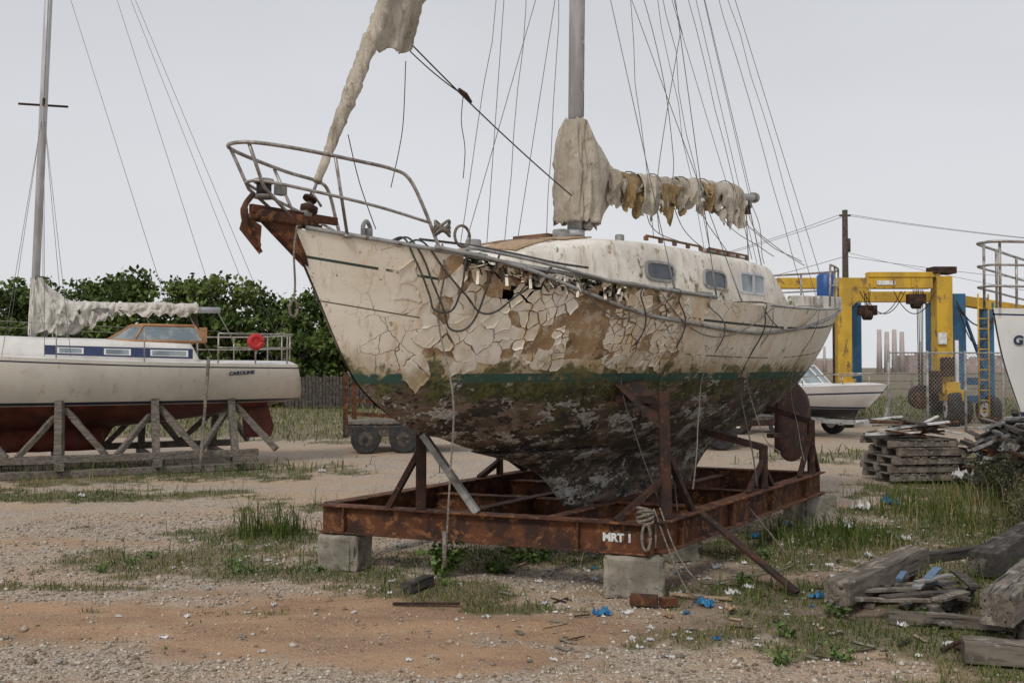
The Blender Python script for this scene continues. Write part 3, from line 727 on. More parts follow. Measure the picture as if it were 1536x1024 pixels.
mb.tube([boom(.96)+V((0,0,-.05)),V((3.0,-.1,2.5))],.006,0,5); mb.tube([boom(.94)+V((0,0,-.05)),V((3.0,.1,2.5))],.006,0,5)
for t in(.96,.93): mb.box(boom(t)+V((0,0,-.14)),(.05,.03,.10),m=1)
mb.obj('halyards',['rope','rustdark'],B)
mb=MB()
cl=V((-2.68,-.03,3.83)); p1=V((MS-.08,-.06,3.02))
mb.tube(sag(cl,p1,.03,20),.0055,0,6)
mb.tube(sag(cl+V((0,.03,-.03)),cl.lerp(p1,.3),.02,8),.0045,0,6)
kp=cl.lerp(p1,.28); mb.tube([kp+V((-.07,0,.03)),kp,kp+V((.07,0,-.04))],[.010,.022,.010],1,8)
mb.tube(cpath([kp+V((-.02,0,0)),kp+V((-.03,.01,-.2)),kp+V((.0,0,-.4)),kp+V((-.02,0,-.62))],6),.0035,0,5)
mb.tube(cpath([fst(3.72)+V((.36,0,0)),fst(3.72)+V((.34,0,-.4)),fst(3.72)+V((.30,0,-.62)),fst(3.72)+V((.22,0,-.9))],6),.0035,0,5)
mb.tube(cpath([fst(3.1)+V((.08,-.03,0)),V((-3.2,-.05,2.8)),V((-3.1,-.1,2.5))],6),.0035,0,5)
mb.obj('jib_sheet',['ropedk','rustdark'],B)
mb=MB()
def gp(s,z,off=.02): return H.at(s,z,-1,off)
r1=[V((-2.86,-.47,2.40)),gp(-2.9,2.2,.03),gp(-2.95,1.9,.03),V((-2.92,-.62,1.4)),V((-2.95,-.62,.9)),V((-2.98,-.62,.52)),V((-3.0,-.62,.35))]
mb.tube(cpath(r1,8),.007,0,6)
mb.tube([r1[-1],r1[-1]+V((0,0,.22))],.014,0,6)
for s,sm,ex,ey,ez,r_,m_ in((-1.42,-1.30,-1.30,-1.20,.56,.0055,1),(-1.02,-.85,-1.25,-1.30,.55,.0055,1),(-.62,-.3,-1.05,-1.32,.70,.005,0),(.30,.36,.05,-1.33,.62,.006,1),(.45,.5,.62,-1.28,.85,.0045,0),(1.7,1.75,1.55,-1.12,.7,.004,0)):
    k=gp(sm,1.5,.035); k2=V(((sm+ex)/2,(k.y+ey)/2,1.0))
    mb.tube(wob(cpath([V((s-.15,-(fw(s)-.35),H.deckz(s,fw(s)-.35)+.01)),V((s,-(fw(s)-.0),fs(s)+.035)),gp(s,fs(s)-.06,.03),gp(sm,1.9,.035),k,k2,V((ex,ey,ez))],8),.016,2.5),r_,m_,6)
for s0_,s1_,d_ in((-1.25,.4,.28),(.2,1.6,.18),(-2.0,-1.1,.22)):
    pts=[]
    for i in range(17):
        t=i/16; s=s0_+(s1_-s0_)*t; pts.append(H.at(s,fs(s)-.01-d_*4*t*(1-t),-1,.035))
    mb.tube(pts,.0055,0,6)
for k in range(5):
    c=V((-2.86,-.47,2.47+.015*k)); mb.tube([c+V((math.cos(a)*.05,math.sin(a)*.045,.02*math.sin(a*2+k))) for a in np.linspace(0,6.3,16)],.010,0,6)
c=V((-2.72,-.52,2.46)); mb.tube([c+V((math.cos(a)*.075,0,math.sin(a)*.07)) for a in np.linspace(0,6.3,20)],.010,0,6)
mb.tube(cpath([(-3.72,-.06,2.46),(-3.76,-.08,2.3),(-3.75,-.08,2.1),(-3.76,-.08,2.0)],5),.007,0,6)
c=V((-3.76,-.08,1.95)); mb.tube([c+V((math.cos(a)*.03,0,math.sin(a)*.05)) for a in np.linspace(0,6.3,14)],.009,0,6)
mb.obj('hanging_ropes',['rope','ropedk'],B)
mb=MB()
for k,(sa,sb,dz) in enumerate([(-3.10,-2.75,.40),(-3.06,-2.55,.5),(-3.0,-2.2,.36)]):
    a=V((sa,-(fw(sa)+.02),fs(sa)+.04)); b=V((sb,-(fw(sb)+.03),fs(sb)+.02)); mm=(sa+sb)/2; zl=fs(mm)-dz
    mb.tube(wob(cpath([V((sa-.05,-fw(sa)+.08,fs(sa)+.05)),a,H.at((sa*2+sb)/3-.05,zl+dz*.35,-1,.06),H.at(mm-.08,zl+.03,-1,.06),H.at(mm+.05,zl+.04,-1,.06),H.at((sa+sb*2)/3+.05,zl+dz*.45,-1,.06),b,V((sb+.12,-fw(sb)+.06,fs(sb)+.06))],8),.02,4),.007,0,6)
mb.tube(cpath([V((-2.9,-.3,2.44)),V((-2.6,-.45,2.42)),V((-2.3,-.6,2.38)),V((-2.0,-.75,2.33)),V((-1.8,-.9,2.30))],8),.009,0,6)
mb.obj('black_hoses',['ropedk'],B)
mb=MB()
for k in range(260):
    s=U(-2.75,-1.5); w=fw(s); p=V((s,-(w-abs(random.gauss(0,.06))),fs(s)+U(-.05,.015)))
    r=U(.010,.030); q=[p+V((math.cos(a)*r*U(.5,1.4),math.sin(a)*r*U(.5,1.4),U(-.5,.6)*r)) for a in np.linspace(0,5.2,6)]
    mb.add(q+[p+V((0,0,r*.7))],[(i,(i+1)%6,6) for i in range(6)],random.choice((0,0,1)))
for k in range(90):
    s=U(-2.75,-1.55); w=fw(s); p=V((s,-(w+.005),fs(s)-U(0,.08))); a=U(0,3); l=U(.03,.1)
    mb.beam(p,p+V((math.cos(a)*l,-U(0,.04),-abs(math.sin(a))*l)),.02,.004,random.choice((1,2,3)))
M['moss']=simple('moss',(.05,.065,.012),(.09,.10,.02),30,.95,0,.8,.005)
mb.obj('moss_and_splinters',['moss','rustdark','darkwood','flake'],B)

# ================================================================ STEEL CRADLE
C=empty('boat_cradle',(.84,9.17,0))
A_,B_,C_=V((-1.50,7.95,.405)),V((.98,6.95,.405)),V((3.2,10.4,.405)); D_=A_+(C_-B_)
mb=MB(); ab=(B_-A_).normalized(); bc=(C_-B_).normalized()
mb.ibeam(A_,B_,.13,.22,.014); mb.ibeam(B_+bc*.07,C_,.13,.22,.014); mb.ibeam(D_,C_-bc*.1,.13,.22,.014); mb.ibeam(A_+bc*.07,D_-bc*.07,.13,.22,.014)
def onb(p,q,t,dz=0): r=p.lerp(q,t); return V((r.x,r.y,r.z+dz))
for t in(.36,.66): mb.ibeam(onb(A_,D_,t,-.03),onb(B_,C_,t,-.03),.11,.15,.012)
for t in(.36,.64): mb.ibeam(onb(A_,B_,t,-.012),onb(D_,C_,t,-.012),.10,.13,.012)
mb.box(onb(A_,B_,.995),(.02,.14,.215),(0,0,math.atan2(ab.y,ab.x)))
for t in(.08,.8):
    p=onb(A_,B_,t); mb.box(p,(.012,.115,.19),(0,0,math.atan2(ab.y,ab.x)))
for t in(.1,.35,.6,.85):
    p=onb(B_,C_,t); mb.box(p,(.012,.115,.19),(0,0,math.atan2(bc.y,bc.x)))
mb.obj('base_frame',['rust'],C,True,bevel=.003)
mb=MB()
def hp2(s,z,sd,off=.03): return PM['sailboat']@H.at(s,z,sd,off)
pb=onb(B_,C_,.055,.11); 
mb.beam(pb,V((pb.x-.01,pb.y+.05,1.42)),.075,.075)
mb.beam(V((pb.x-.01,pb.y+.05,1.36)),hp2(-1.20,1.36,-1,.02),.06,.06)
mb.beam(onb(B_,C_,.17,.11),V((pb.x,pb.y+.02,1.0)),.045,.045); mb.beam(onb(A_,B_,.90,.11),V((pb.x-.02,pb.y,.80)),.045,.045)
tq=hp2(-1.20,1.40,-1,.04); mb.add([tq+V((-.10,-.05,.10)),tq+V((.16,.10,.12)),V((pb.x+.02,pb.y+.02,1.18)),V((pb.x-.05,pb.y,1.16))],[(0,1,2,3)],0)
for t,s,z in((.57,.55,1.02),(.93,2.0,1.18)):
    pb=onb(B_,C_,t,.11); tp_=hp2(s,z,-1,.01); mb.beam(pb,V((pb.x,pb.y,tp_.z-.12)),.065,.065); mb.beam(V((pb.x,pb.y,tp_.z-.14)),tp_,.06,.06)
    mb.beam(onb(B_,C_,t-.10,.11),V((pb.x,pb.y,tp_.z-.25)),.045,.045); mb.beam(onb(B_,C_,t+.06,.11),V((pb.x,pb.y,tp_.z-.3)),.04,.04)
for t,s,z in((.62,.6,1.05),(.93,2.0,1.2)):
    pb=onb(A_,D_,t,.11); tp_=hp2(s,z,1,.03); mb.beam(pb,V((pb.x,pb.y,tp_.z-.2)),.07,.07); mb.beam(V((pb.x,pb.y,tp_.z-.2)),tp_,.07,.07)
    mb.beam(onb(A_,D_,t+.12,.11),V((pb.x,pb.y,tp_.z-.3)),.05,.05); mb.beam(onb(A_,D_,t-.09,.11),V((pb.x,pb.y,tp_.z-.4)),.05,.05)
pb=onb(A_,B_,.325,.11); mb.beam(pb,V((pb.x,pb.y,1.10)),.075,.075)
mb.beam(onb(A_,B_,.22,.11),V((pb.x,pb.y,.98)),.045,.045)
mb.obj('support_posts',['rustdark'],C,True,bevel=.004)
mb=MB(); mb.beam(onb(A_,B_,.50,.11),V((pb.x+.02,pb.y-.07,1.09)),.065,.05); mb.obj('brace',['galv'],C,True,bevel=.004)
mb=MB(); mb.beam((1.40,7.55,.52),(1.98,6.95,.035),.075,.025); mb.obj('fallen_bar',['rustdark'],C,True,bevel=.003)
mb=MB(); mb.beam((pb.x-.05,pb.y-.05,1.13),(pb.x+.55,pb.y+.5,1.02),.14,.08,0,.008,6); mb.obj('wood_pad',['darkwood'],C,True)
mb=MB()
for k in range(5):
    c=V((.93,6.98,.53+.018*k)); mb.tube([c+V((math.cos(a)*.055,math.sin(a)*.05,.02*math.sin(a+k))) for a in np.linspace(0,6.3,14)],.011,0,6)
c=V((.92,6.90,.43)); mb.tube([c+V((math.cos(a)*.03,-.04,math.sin(a)*.09)) for a in np.linspace(0,6.3,18)],.011,0,6)
mb.tube(cpath([(1.05,7.1,.6),(1.15,6.95,.3),(1.3,6.9,.12),(1.6,7.4,.03),(2.2,7.9,.03),(2.3,8.5,.05),(1.95,8.6,.5)],8),.006,0,6)
mb.tube(cpath([(1.0,7.05,.6),(1.12,6.95,.25),(1.22,6.85,.05),(1.35,6.95,.03),(1.30,7.2,.03)],8),.006,0,6)
mb.obj('tied_rope',['rope'],C,True)
def text(body,size,loc_,rot,mat,parent,name):
    cu=bpy.data.curves.new(name,'FONT'); cu.body=body; cu.size=size; cu.extrude=.001; cu.offset=.004; cu.materials.append(M[mat]); o=bpy.data.objects.new(name,cu); sc.collection.objects.link(o)
    o.location=loc_; o.rotation_euler=rot; o.parent=parent; o.matrix_parent_inverse=PM[parent.name].inverted(); return o
pw=onb(A_,B_,.865); nn=V((ab.y,-ab.x,0)); 
text('MRT 1',.078,pw+nn*.012+V((0,0,-.030)),(math.pi/2,0,math.atan2(ab.y,ab.x)),'paper',C,'stencil_lettering')
def cblock(c,size,rz):
    import bmesh
    bm=bmesh.new(); bmesh.ops.create_cube(bm,size=1); bmesh.ops.subdivide_edges(bm,edges=bm.edges[:],cuts=11,use_grid_fill=True)
    o3=V((R()*9,R()*9,R()*9))
    for v in bm.verts:
        k=sum(abs(abs(x)-.5)<1e-4 for x in v.co); v.co=V((v.co.x*size[0],v.co.y*size[1],v.co.z*size[2]))
        d=noise.noise_vector(v.co*14+o3)*.010
        if k>=2: d-=v.co.normalized()*(.010+.05*max(0,noise.noise(v.co*9+o3)))
        v.co+=d
    me=bpy.data.meshes.new('concrete_block'); bm.to_mesh(me); me.materials.append(M['conc']); o=bpy.data.objects.new('concrete_block',me); sc.collection.objects.link(o)
    o.location=c; o.rotation_euler=(0,0,rz)
ra=math.atan2(ab.y,ab.x)
cblock((-1.32,7.92,.14),(.36,.26,.29),ra); cblock((.86,7.06,.14),(.42,.28,.29),ra+.25); cblock((3.10,10.4,.14),(.4,.4,.29),.3); cblock((D_.x,D_.y,.14),(.4,.4,.29),.3); cblock((1.35,8.3,.10),(.3,.3,.2),.5)

# ================================================================ SAILBOAT 2 (left)
th2=math.atan2(.436,.9)
E=empty('sailboat',(-7.65,15.2,0),th2)
fw2=spl([-4.6,-4.0,-3,-1.5,0,1.5,3,4.2],[0,.35,.8,1.18,1.32,1.28,1.08,.8])
fs2=spl([-4.6,-2,0,2,4.2],[2.05,1.84,1.74,1.67,1.64]); fb2=spl([-4.6,-3.5,-1.5,0,1.5,3,4.2],[.98,.86,.68,.62,.66,.82,1.05])
H2=Hull(-4.6,4.2,fw2,fs2,fb2,spl([0,.5,1.1],[0,.35,.9]),-.35,.25)
M['h2']=hull2('cream_hull',1.03,(.78,.75,.68),(.15,.038,.028),(.02,.025,.05))
H2.build('hull',[M['h2']],E,90,30); M['deck2']=simple('clean_deck',(.74,.72,.69),(.64,.61,.57),2,.5,0,.1)
H2.deck('deck',['deck2'],E,60,10)
mb=MB(); rings=[]
for z,a,b,w in ((.30,-.6,1.3,.08),(.45,-.75,1.35,.10),(.62,-.9,1.45,.12),(.75,-1.1,1.6,.2)):
    rings.append([V(((a+b)/2-math.cos(t)*(b-a)/2,w*math.sin(t),z)) for t in np.linspace(0,2*math.pi,25)[:-1]])
mb.loft(rings,0,True); mb.obj('keel',['h2'],E)
mb=MB(); mb.loft([[V((3.45,y,1.1)),V((3.85,y,1.1)),V((4.0,y,.6)),V((3.95,y,.42)),V((3.5,y,.42))] for y in(-.03,.03)],0,False); mb.obj('rudder',['h2'],E)
wc2=spl([-2.2,-1,0,1.5,2.7],[.45,.75,.88,.9,.85]); zt2=spl([-2.2,-1.4,-.5,.5,2.7],[1.85,1.98,2.02,2.0,1.97])
cabin(H2,'cabin',-2.2,2.7,wc2,zt2,['deck2'],E,.5,36)
def cs2(s,f,off=0):
    w=wc2(s); zb=H2.deckz(s,w)-.06; dz=zt2(s)-zb; return V((s,-(w*(1-.035*(f/.72))+off),zb+dz*f))
mb=MB(); 
for i in range(12):
    a=.45+2.1*i/12; b=.45+2.1*(i+1)/12
    mb.add([cs2(a,.30,.006),cs2(b,.30,.006),cs2(b,.74,.006),cs2(a,.74,.006)],[(0,1,2,3)],0)
for s,w in((.8,.30),(1.45,.32),(2.2,.5)):
    mb.add([cs2(s-w/2-.03,.38,.012),cs2(s+w/2+.03,.38,.012),cs2(s+w/2+.03,.66,.012),cs2(s-w/2-.03,.66,.012)],[(0,1,2,3)],1)
    mb.add([cs2(s-w/2,.42,.016),cs2(s+w/2,.42,.016),cs2(s+w/2,.62,.016),cs2(s-w/2,.62,.016)],[(0,1,2,3)],2)
mb.obj('cabin_window_band',['navy','white','glass'],E)
mb=MB()
bt=[(1.35,.45,2.02),(1.7,.72,2.0),(2.75,.78,1.99)];tpq=[(1.7,.35,2.24),(1.85,.55,2.25),(2.6,.66,2.24)]
for sd in(-1,1):
    for k in range(2):
        mb.add([(bt[k][0],sd*bt[k][1],bt[k][2]),(bt[k+1][0],sd*bt[k+1][1],bt[k+1][2]),(tpq[k+1][0],sd*tpq[k+1][1],tpq[k+1][2]),(tpq[k][0],sd*tpq[k][1],tpq[k][2])],[(0,1,2,3)],1)
    for k in range(3): mb.tube([(bt[k][0],sd*bt[k][1],bt[k][2]),(tpq[k][0],sd*tpq[k][1],tpq[k][2])],.022,0,6)
    mb.tube([(x,sd*y,z) for x,y,z in bt],.025,0,6); mb.tube([(x,sd*y,z) for x,y,z in tpq],.03,0,6)
    mb.box((2.72,sd*.72,2.1),(.12,.05,.24),m=0)
mb.add([(bt[0][0],-.45,2.02),(bt[0][0],.45,2.02),(tpq[0][0],.35,2.24),(tpq[0][0],-.35,2.24)],[(0,1,2,3)],1)
mb.tube([(1.35,-.45,2.02),(1.35,.45,2.02)],.025,0,6); mb.tube([(1.7,-.35,2.24),(1.7,.35,2.24)],.03,0,6)
mb.add([(1.7,-.35,2.265),(1.7,.35,2.265),(1.85,.55,2.27),(2.6,.66,2.26),(2.6,-.66,2.26),(1.85,-.55,2.27)],[(0,1,2,3,4,5)],0)
mb.obj('windscreen_dodger',['orange','glass'],E)
mb=MB(); m2=lambda z: V((.3+(z-2)*.03,0,z))
mb.tube([m2(1.95),m2(10.5)],.07,0,16,sx=.85)
mb.tube([m2(5.65)+V((0,-.45,.0)),m2(5.65),m2(5.65)+V((0,.45,0))],.02,1); mb.tube([m2(5.65)+V((-.35,-.1,-.03)),m2(5.65)+V((.35,.1,.05))],.018,1)
b2=lambda t: V((.38,0,2.50)).lerp(V((3.1,0,2.54)),t)
mb.tube([b2(0),b2(1)],.05,0,12)
mb.obj('mast_and_boom',['alu','rustdark'],E)
mb=MB()
cover(mb,m2,2.12,2.95,lambda z:.06,spl([2.12,2.3,2.5,2.75,2.95],[.45,.62,.55,.24,.08]),spl([2.12,2.5,2.95],[.10,.11,.07]),0,80,60,2.4,9.)
pts=[];rr=[]
for i in range(90):
    t=.15+i/89*.72; pts.append(b2(t)+V((0,0,.03+.03*nz(t*9,4)))); rr.append(max(.045,.065+.04*nz(t*7,7)+.03*rdg(t*14,2)))
mb.tube(pts,rr,0,20,.4,9,.8)
curtain(mb,b2,.02,.40,lambda t:.32*(1-t*1.3)+.04,-1,0,31.,80,14,.10,.09,2.); curtain(mb,b2,.38,.86,lambda t:.11,-1,0,35.,90,12,.09,.08,1.4)
curtain(mb,b2,.10,.35,lambda t:.2,1,0,38.,60,12,.10,.09,2.)
mb.obj('sail_cover',['sailw'],E)
mb=MB()
a=V((-4.5,0,2.1)); b=m2(10.3); mb.tube([a.lerp(b,t) for t in np.linspace(.04,.95,120)],.05,0,14,.05,8,spiral=.2,pitch=.25)
mb.obj('furled_headsail',['sail'],E)
mb=MB(); 
for sd in(-1,1):
    for s in(-.1,.45,.8): mb.tube([(s,sd*1.15,1.75),m2(5.65)+V((0,sd*.42,0)) if s==.45 else m2(5.6)],.004,0,5)
    mb.tube([m2(5.65)+V((0,sd*.42,0)),m2(10.3)],.004,0,5)
    mb.tube([(4.1,sd*.5,1.7),m2(10.3)],.004,0,5)
mb.tube([b2(.98),m2(10.3)],.004,0,5); mb.tube([b2(.7),m2(8.3)],.004,0,5)
for t in(.55,.8,.98): mb.tube([b2(t),V((b2(t).x+.35,-.3,1.8))],.01,1,5)
mb.obj('rigging',['wire','rope'],E)
mb=MB()
tp2=[(2.9,-1.08,2.12),(3.5,-.95,2.12),(4.05,-.75,2.13),(4.2,-.3,2.13),(4.2,.3,2.13),(4.05,.75,2.13),(3.5,.95,2.12),(2.9,1.08,2.12)]
mb.tube(cpath(tp2,4),.014); mb.tube(cpath([(s,y,z-.22) for s,y,z in tp2],4),.011)
for s,y,z in tp2: mb.tube([(s,y,z),(s,y*.98,1.62)],.013)
for sd in(-1,1):
    for s in(-3,-1.8,-.6,.6,1.8): mb.tube([(s,sd*(fw2(s)-.03),fs2(s)),(s,sd*(fw2(s)-.03),fs2(s)+.5)],.009)
    mb.tube([(s,sd*(fw2(s)-.03),fs2(s)+.5) for s in(-3,-1.8,-.6,.6,1.8,2.9)],.004,n=5)
mb.obj('guard_rails',['steel'],E)
mb=MB(); c=V((3.5,-.95,2.0)); mb.tube([c+V((math.cos(a)*.09,0,math.sin(a)*.09)) for a in np.linspace(0,6.28,22)],.05,0,10); mb.box(c,(.1,.06,.2)); mb.obj('lifebuoy',['red'],E)
text_on(H2,E,3.05,1.47,'CAROLINE',.085,'navy','name_lettering')
K=empty('boat_cradle',(-6.3,15.6,0)); mb=MB(); W=lambda s,w,z: PM[E.name]@V((s,-w,z))
for w in(1.15,-1.15):
    mb.beam(W(-1.0,w,.26),W(3.5,w,.26),.12,.11,0,.012,16); mb.beam(W(-1.2,w*1.1,.06),W(3.6,w*1.1,.06),.13,.10,0,.012,16)
    for s in(-.65,.66,1.99,3.17):
        ft=H2.at(s,1.05,-1,0); yt=abs(ft.y)*(1 if w>0 else -1)
        mb.beam(W(s,w,.10),W(s,yt*1.03,1.10),.11,.11,0,.010,8)
        mb.beam(W(s+.62,w,.30),W(s+.08,yt*.97,.98),.08,.08,0,.008,8)
        if s>0: mb.beam(W(s-.55,w,.30),W(s-.06,yt*.93,.86),.08,.07,0,.008,8)
for s in(-.65,.66,1.99,3.17): mb.beam(W(s,-1.4,.16),W(s,1.4,.16),.12,.10,0,.01,10)
mb.obj('timber_frame',['wood'],K,True)
mb=MB(); mb.beam(W(2.6,1.35,.05),W(2.72,1.3,1.75),.04,.04,0,.006,8); mb.obj('leaning_pole',['woodx'],K,True)

# ================================================================ SAILBOAT 3 (right edge)
th3=math.atan2(.30,.954)
F=empty('sailboat',(8.30,10.65,0),th3)
fw3=spl([-3.9,-3.3,-2.4,-1,0,1.5,3,3.9],[0,.42,.85,1.2,1.3,1.3,1.1,.9]); fs3=spl([-3.9,-2,0,2,3.9],[2.16,2.06,2.02,2.02,2.08]); fb3=spl([-3.9,-3,-1.5,0,2,3.9],[1.10,.98,.82,.78,.85,1.2])
H3=Hull(-3.9,3.9,fw3,fs3,fb3,spl([0,.5,1.1],[0,.12,.36]),-.3,.25); M['h3']=hull2('white_hull',1.12,(.80,.80,.79),(.03,.06,.18),(.02,.03,.10),.05,.07)
H3.build('hull',[M['h3']],F,80,26); H3.deck('deck',['deck2'],F,50,8)
cabin(H3,'cabin',-2.2,2.,spl([-2.2,0,2],[.45,.85,.8]),spl([-2.2,-1.2,2],[2.15,2.38,2.42]),['white'],F)
mb=MB()
for z,r in((.62,.014),(.4,.011),(.2,.011)):
    p=[(-2.6,-.78),(-3.1,-.55),(-3.6,-.3),(-3.95,-.12)]; mb.tube(cpath([(x,y,fs3(x)+z) for x,y in p]+[(-4.0,0,2.16+z)]+[(x,-y,fs3(x)+z) for x,y in p[::-1]],5),r)
for x,y in((-2.6,.76),(-3.1,.52),(-3.6,.26),(-3.9,.1)):
    for sd in(-1,1): mb.tube([(x,sd*y,fs3(x)),(x,sd*y,fs3(x)+.62)],.013)
mb.obj('bow_pulpit',['steel'],F)
text_on(H3,F,-3.80,1.82,'GRONA',.12,'navy','name_lettering')
mb=MB()
mb.loft([[V(((a+b)/2-math.cos(t)*(b-a)/2,w*math.sin(t),z)) for t in np.linspace(0,6.283,21)[:-1]] for z,a,b,w in((.2,-.8,1.2,.08),(.6,-1,1.3,.1),(.95,-1.2,1.5,.2))]); mb.obj('keel',['h3'],F)
mb=MB()
for s in(-2.6,.0,2.4):
    for sd in(-1,1):
        p=H3.at(s,1.15,sd,.03); mb.tube([p,(s,p.y+sd*.12,.35)],.025)
        for a in(0,2.1,4.2): mb.tube([(s,p.y+sd*.12,.5),(s+.3*math.cos(a),p.y+sd*.12+.3*math.sin(a),.02)],.02)
mb.obj('jack_stands',['galv'],F)

# ================================================================ MOTORBOAT + TRAILER
th4=math.atan2(.8,-.6)
G_=empty('motorboat',(6.75,23.6,0),th4)
fw4=spl([-2.4,-2,-1.3,-.3,2.3],[0,.45,.78,.92,.9]); H4=Hull(-2.4,2.3,fw4,spl([-2.4,0,2.3],[1.22,1.12,1.05]),spl([-2.4,-1.5,0,2.3],[.72,.50,.42,.42]),spl([0,.3,.6],[0,.25,.6]),-.05,.5)
M['h4']=hull2('motorboat_hull',.66,(.80,.80,.80),(.03,.03,.04),(.02,.03,.10),.16,.20)
H4.build('hull',[M['h4']],G_,60,18); H4.deck('deck',['white'],G_,40,8)
mb=MB()
b=[(.7,-.80,1.15),(.05,-.76,1.17),(-.6,-.48,1.2),(-.75,0,1.21),(-.6,.48,1.2),(.05,.76,1.17),(.7,.80,1.15)]; tt=[(.9,-.72,1.58),(.3,-.66,1.62),(-.2,-.42,1.62),(-.3,0,1.62),(-.2,.42,1.62),(.3,.66,1.62),(.9,.72,1.58)]
for k in range(6): mb.add([b[k],b[k+1],tt[k+1],tt[k]],[(0,1,2,3)],0)
mb.tube(tt,.03,1,6); mb.tube(b,.03,1,6)
for k in range(7): mb.tube([b[k],tt[k]],.02,1,6)
mb.box((1.1,-.35,1.25),(.5,.45,.35),m=2); mb.box((1.1,.35,1.25),(.5,.45,.35),m=2); mb.box((2.35,0,1.15),(.3,.35,.5),m=3); mb.box((2.4,0,.7),(.15,.12,.6),m=3)
mb.obj('windscreen_and_seats',['glass','white','white','black'],G_,bevel=.01)
mb=MB(); mb.tube(cpath([(-.7,-.72,1.37),(-1.6,-.5,1.44),(-2.25,0,1.47),(-1.6,.5,1.44),(-.7,.72,1.37)],5),.014)
for s,y in((-.7,.72),(-1.6,.5)):
    for sd in(-1,1): mb.tube([(s,sd*y,1.42),(s,sd*y,1.1)],.012)
mb.obj('bow_rail',['steel'],G_)
T=empty('boat_trailer',(6.75,23.6,0),th4); mb=MB()
for sd in(-1,1):
    mb.beam((-1.8,sd*.35,.38),(2.2,sd*.55,.38),.07,.1); mb.beam((-1.8,sd*.35,.38),(-3.2,0,.37),.07,.1)
    mb.wheel((.9,sd*.98,.3),(0,1,0),.3,.2,1,2); mb.wheel((-.3,sd*.98,.3),(0,1,0),.3,.2,1,2)
    mb.beam((.5,sd*.98,.64),(1.3,sd*.98,.64),.22,.02); mb.beam((-1,sd*.35,.42),(2,sd*.45,.46),.09,.06)
for s in(-1.5,.9,-.3,2.1): mb.beam((s,-.95 if -.5<s<1.8 else -.5,.34),(s,.95 if -.5<s<1.8 else .5,.34),.06,.06)
mb.beam((-2.3,0,.38),(-2.45,0,.95),.07,.07); mb.cyl((-3.0,0,.4),(-3.0,0,.03),.03)
mb.obj('trailer_frame',['galv','black','white'],T)

T2=empty('utility_trailer',(-2.95,18.4,0),.12); mb=MB()
mb.beam((-.15,0,.42),(2.0,0,.42),.12,.20,0,.01,8); mb.beam((-.15,1.5,.42),(2.0,1.5,.42),.12,.2,0,.01,8)
for x in(-.1,.6,1.4,1.95): mb.beam((x,-.05,.50),(x,1.55,.50),.1,.06,0,.006,6)
for i in range(9): mb.beam((-.15,.05+.17*i,.56),(2.0,.05+.17*i,.56),.15,.035,1,.006,8)
for x,y in((-.12,0),(0,1.1)): mb.beam((x,y,.3),(x,y,1.50),.1,.09,2,.006,6)
for z in(.75,1.0): mb.beam((-.12,-.03,z),(1.2,-.03,z-.1),.03,.07,2,.006,6)
mb.beam((-.1,.1,1.5),(.95,.05,.6),.08,.03,3,.006,6); mb.beam((-.05,.3,1.5),(.8,.2,.9),.14,.03,3,.006,6); mb.beam((.1,.1,1.3),(1.3,.05,.6),.08,.03,1,.006,6)
for x in(.25,.95):
    for y in(.0,1.5): mb.wheel((x,y,.27),(0,1,0),.27,.2,4,0)
mb.obj('trailer_body',['darkwood','woodx','rust','alu','black'],T2)
T3=empty('utility_trailer',(3.9,19.3,0),.3); mb=MB()
mb.beam((-1.2,0,.5),(1.5,0,.5),.08,.12); mb.beam((-1.2,1.2,.5),(1.5,1.2,.5),.08,.12); mb.box((.1,.6,.6),(2.7,1.3,.05),m=1)
for y in(-.1,1.3): mb.wheel((.1,y,.32),(0,1,0),.32,.2,2,0)
mb.beam((-1.2,.6,.5),(-2.2,.6,.45),.08,.08); mb.obj('trailer_body',['rustdark','darkwood','black'],T3)

# ================================================================ TRAVEL LIFT
L=empty('travel_lift',(11,27,0)); mb=MB()
def col(x,y,z0,z1,w,d,m): mb.box((x,y,(z0+z1)/2),(w,d,z1-z0),m=m)
col(8.80,26.5,.9,3.70,.38,.4,0); col(11.45,26.5,.9,4.0,.42,.4,0)
mb.box((9.10,26.5,3.82),(4.1,.35,.28),m=0)
mb.box((10.4,26.45,4.04),(1.9,.3,.14),m=0); mb.box((11.45,26.5,4.16),(.62,.5,.18),m=2)
for x in(7.6,8.2,9.6,10.1,10.6): mb.box((x,26.31,3.82),(.05,.05,.24),m=0)
mb.box((9.9,26.30,3.82),(.5,.02,.12),m=5)
mb.add([(8.61,26.3,3.68),(8.1,26.3,3.68),(8.61,26.3,3.2)],[(0,1,2)],0)
mb.add([(9.0,26.3,3.68),(9.5,26.3,3.68),(9.0,26.3,3.2)],[(0,2,1)],0)
mb.box((11.45,26.2,1.6),(.30,.2,.5),m=2); mb.box((11.15,26.3,1.2),(.3,.3,.6),m=2); mb.cyl((11.75,26.3,.95),(11.75,26.3,2.3),.05,4); mb.cyl((8.5,26.3,1.0),(8.5,26.3,3.4),.03,2)
for x,m in((8.80,0),(11.6,0)):
    mb.beam((x,26.2,1.0),(x+2.6,33.5,1.0),.35,.4,m)
    for t in(.03,.93):
        p=V((x,26.2,0)).lerp(V((x+2.6,33.5,0)),t); mb.wheel((p.x,p.y,.5),(1,-.25,0),.5,.35,3,4); mb.box((p.x,p.y,.85),(.5,.5,.3),m=m)
mb.beam((11.6,26.6,3.75),(14.2,33.5,3.9),.3,.35,0); mb.beam((8.80,26.6,3.75),(11.5,33.5,3.9),.3,.35,0); mb.beam((11.5,33.5,3.95),(14.2,33.5,3.95),.3,.35,0)
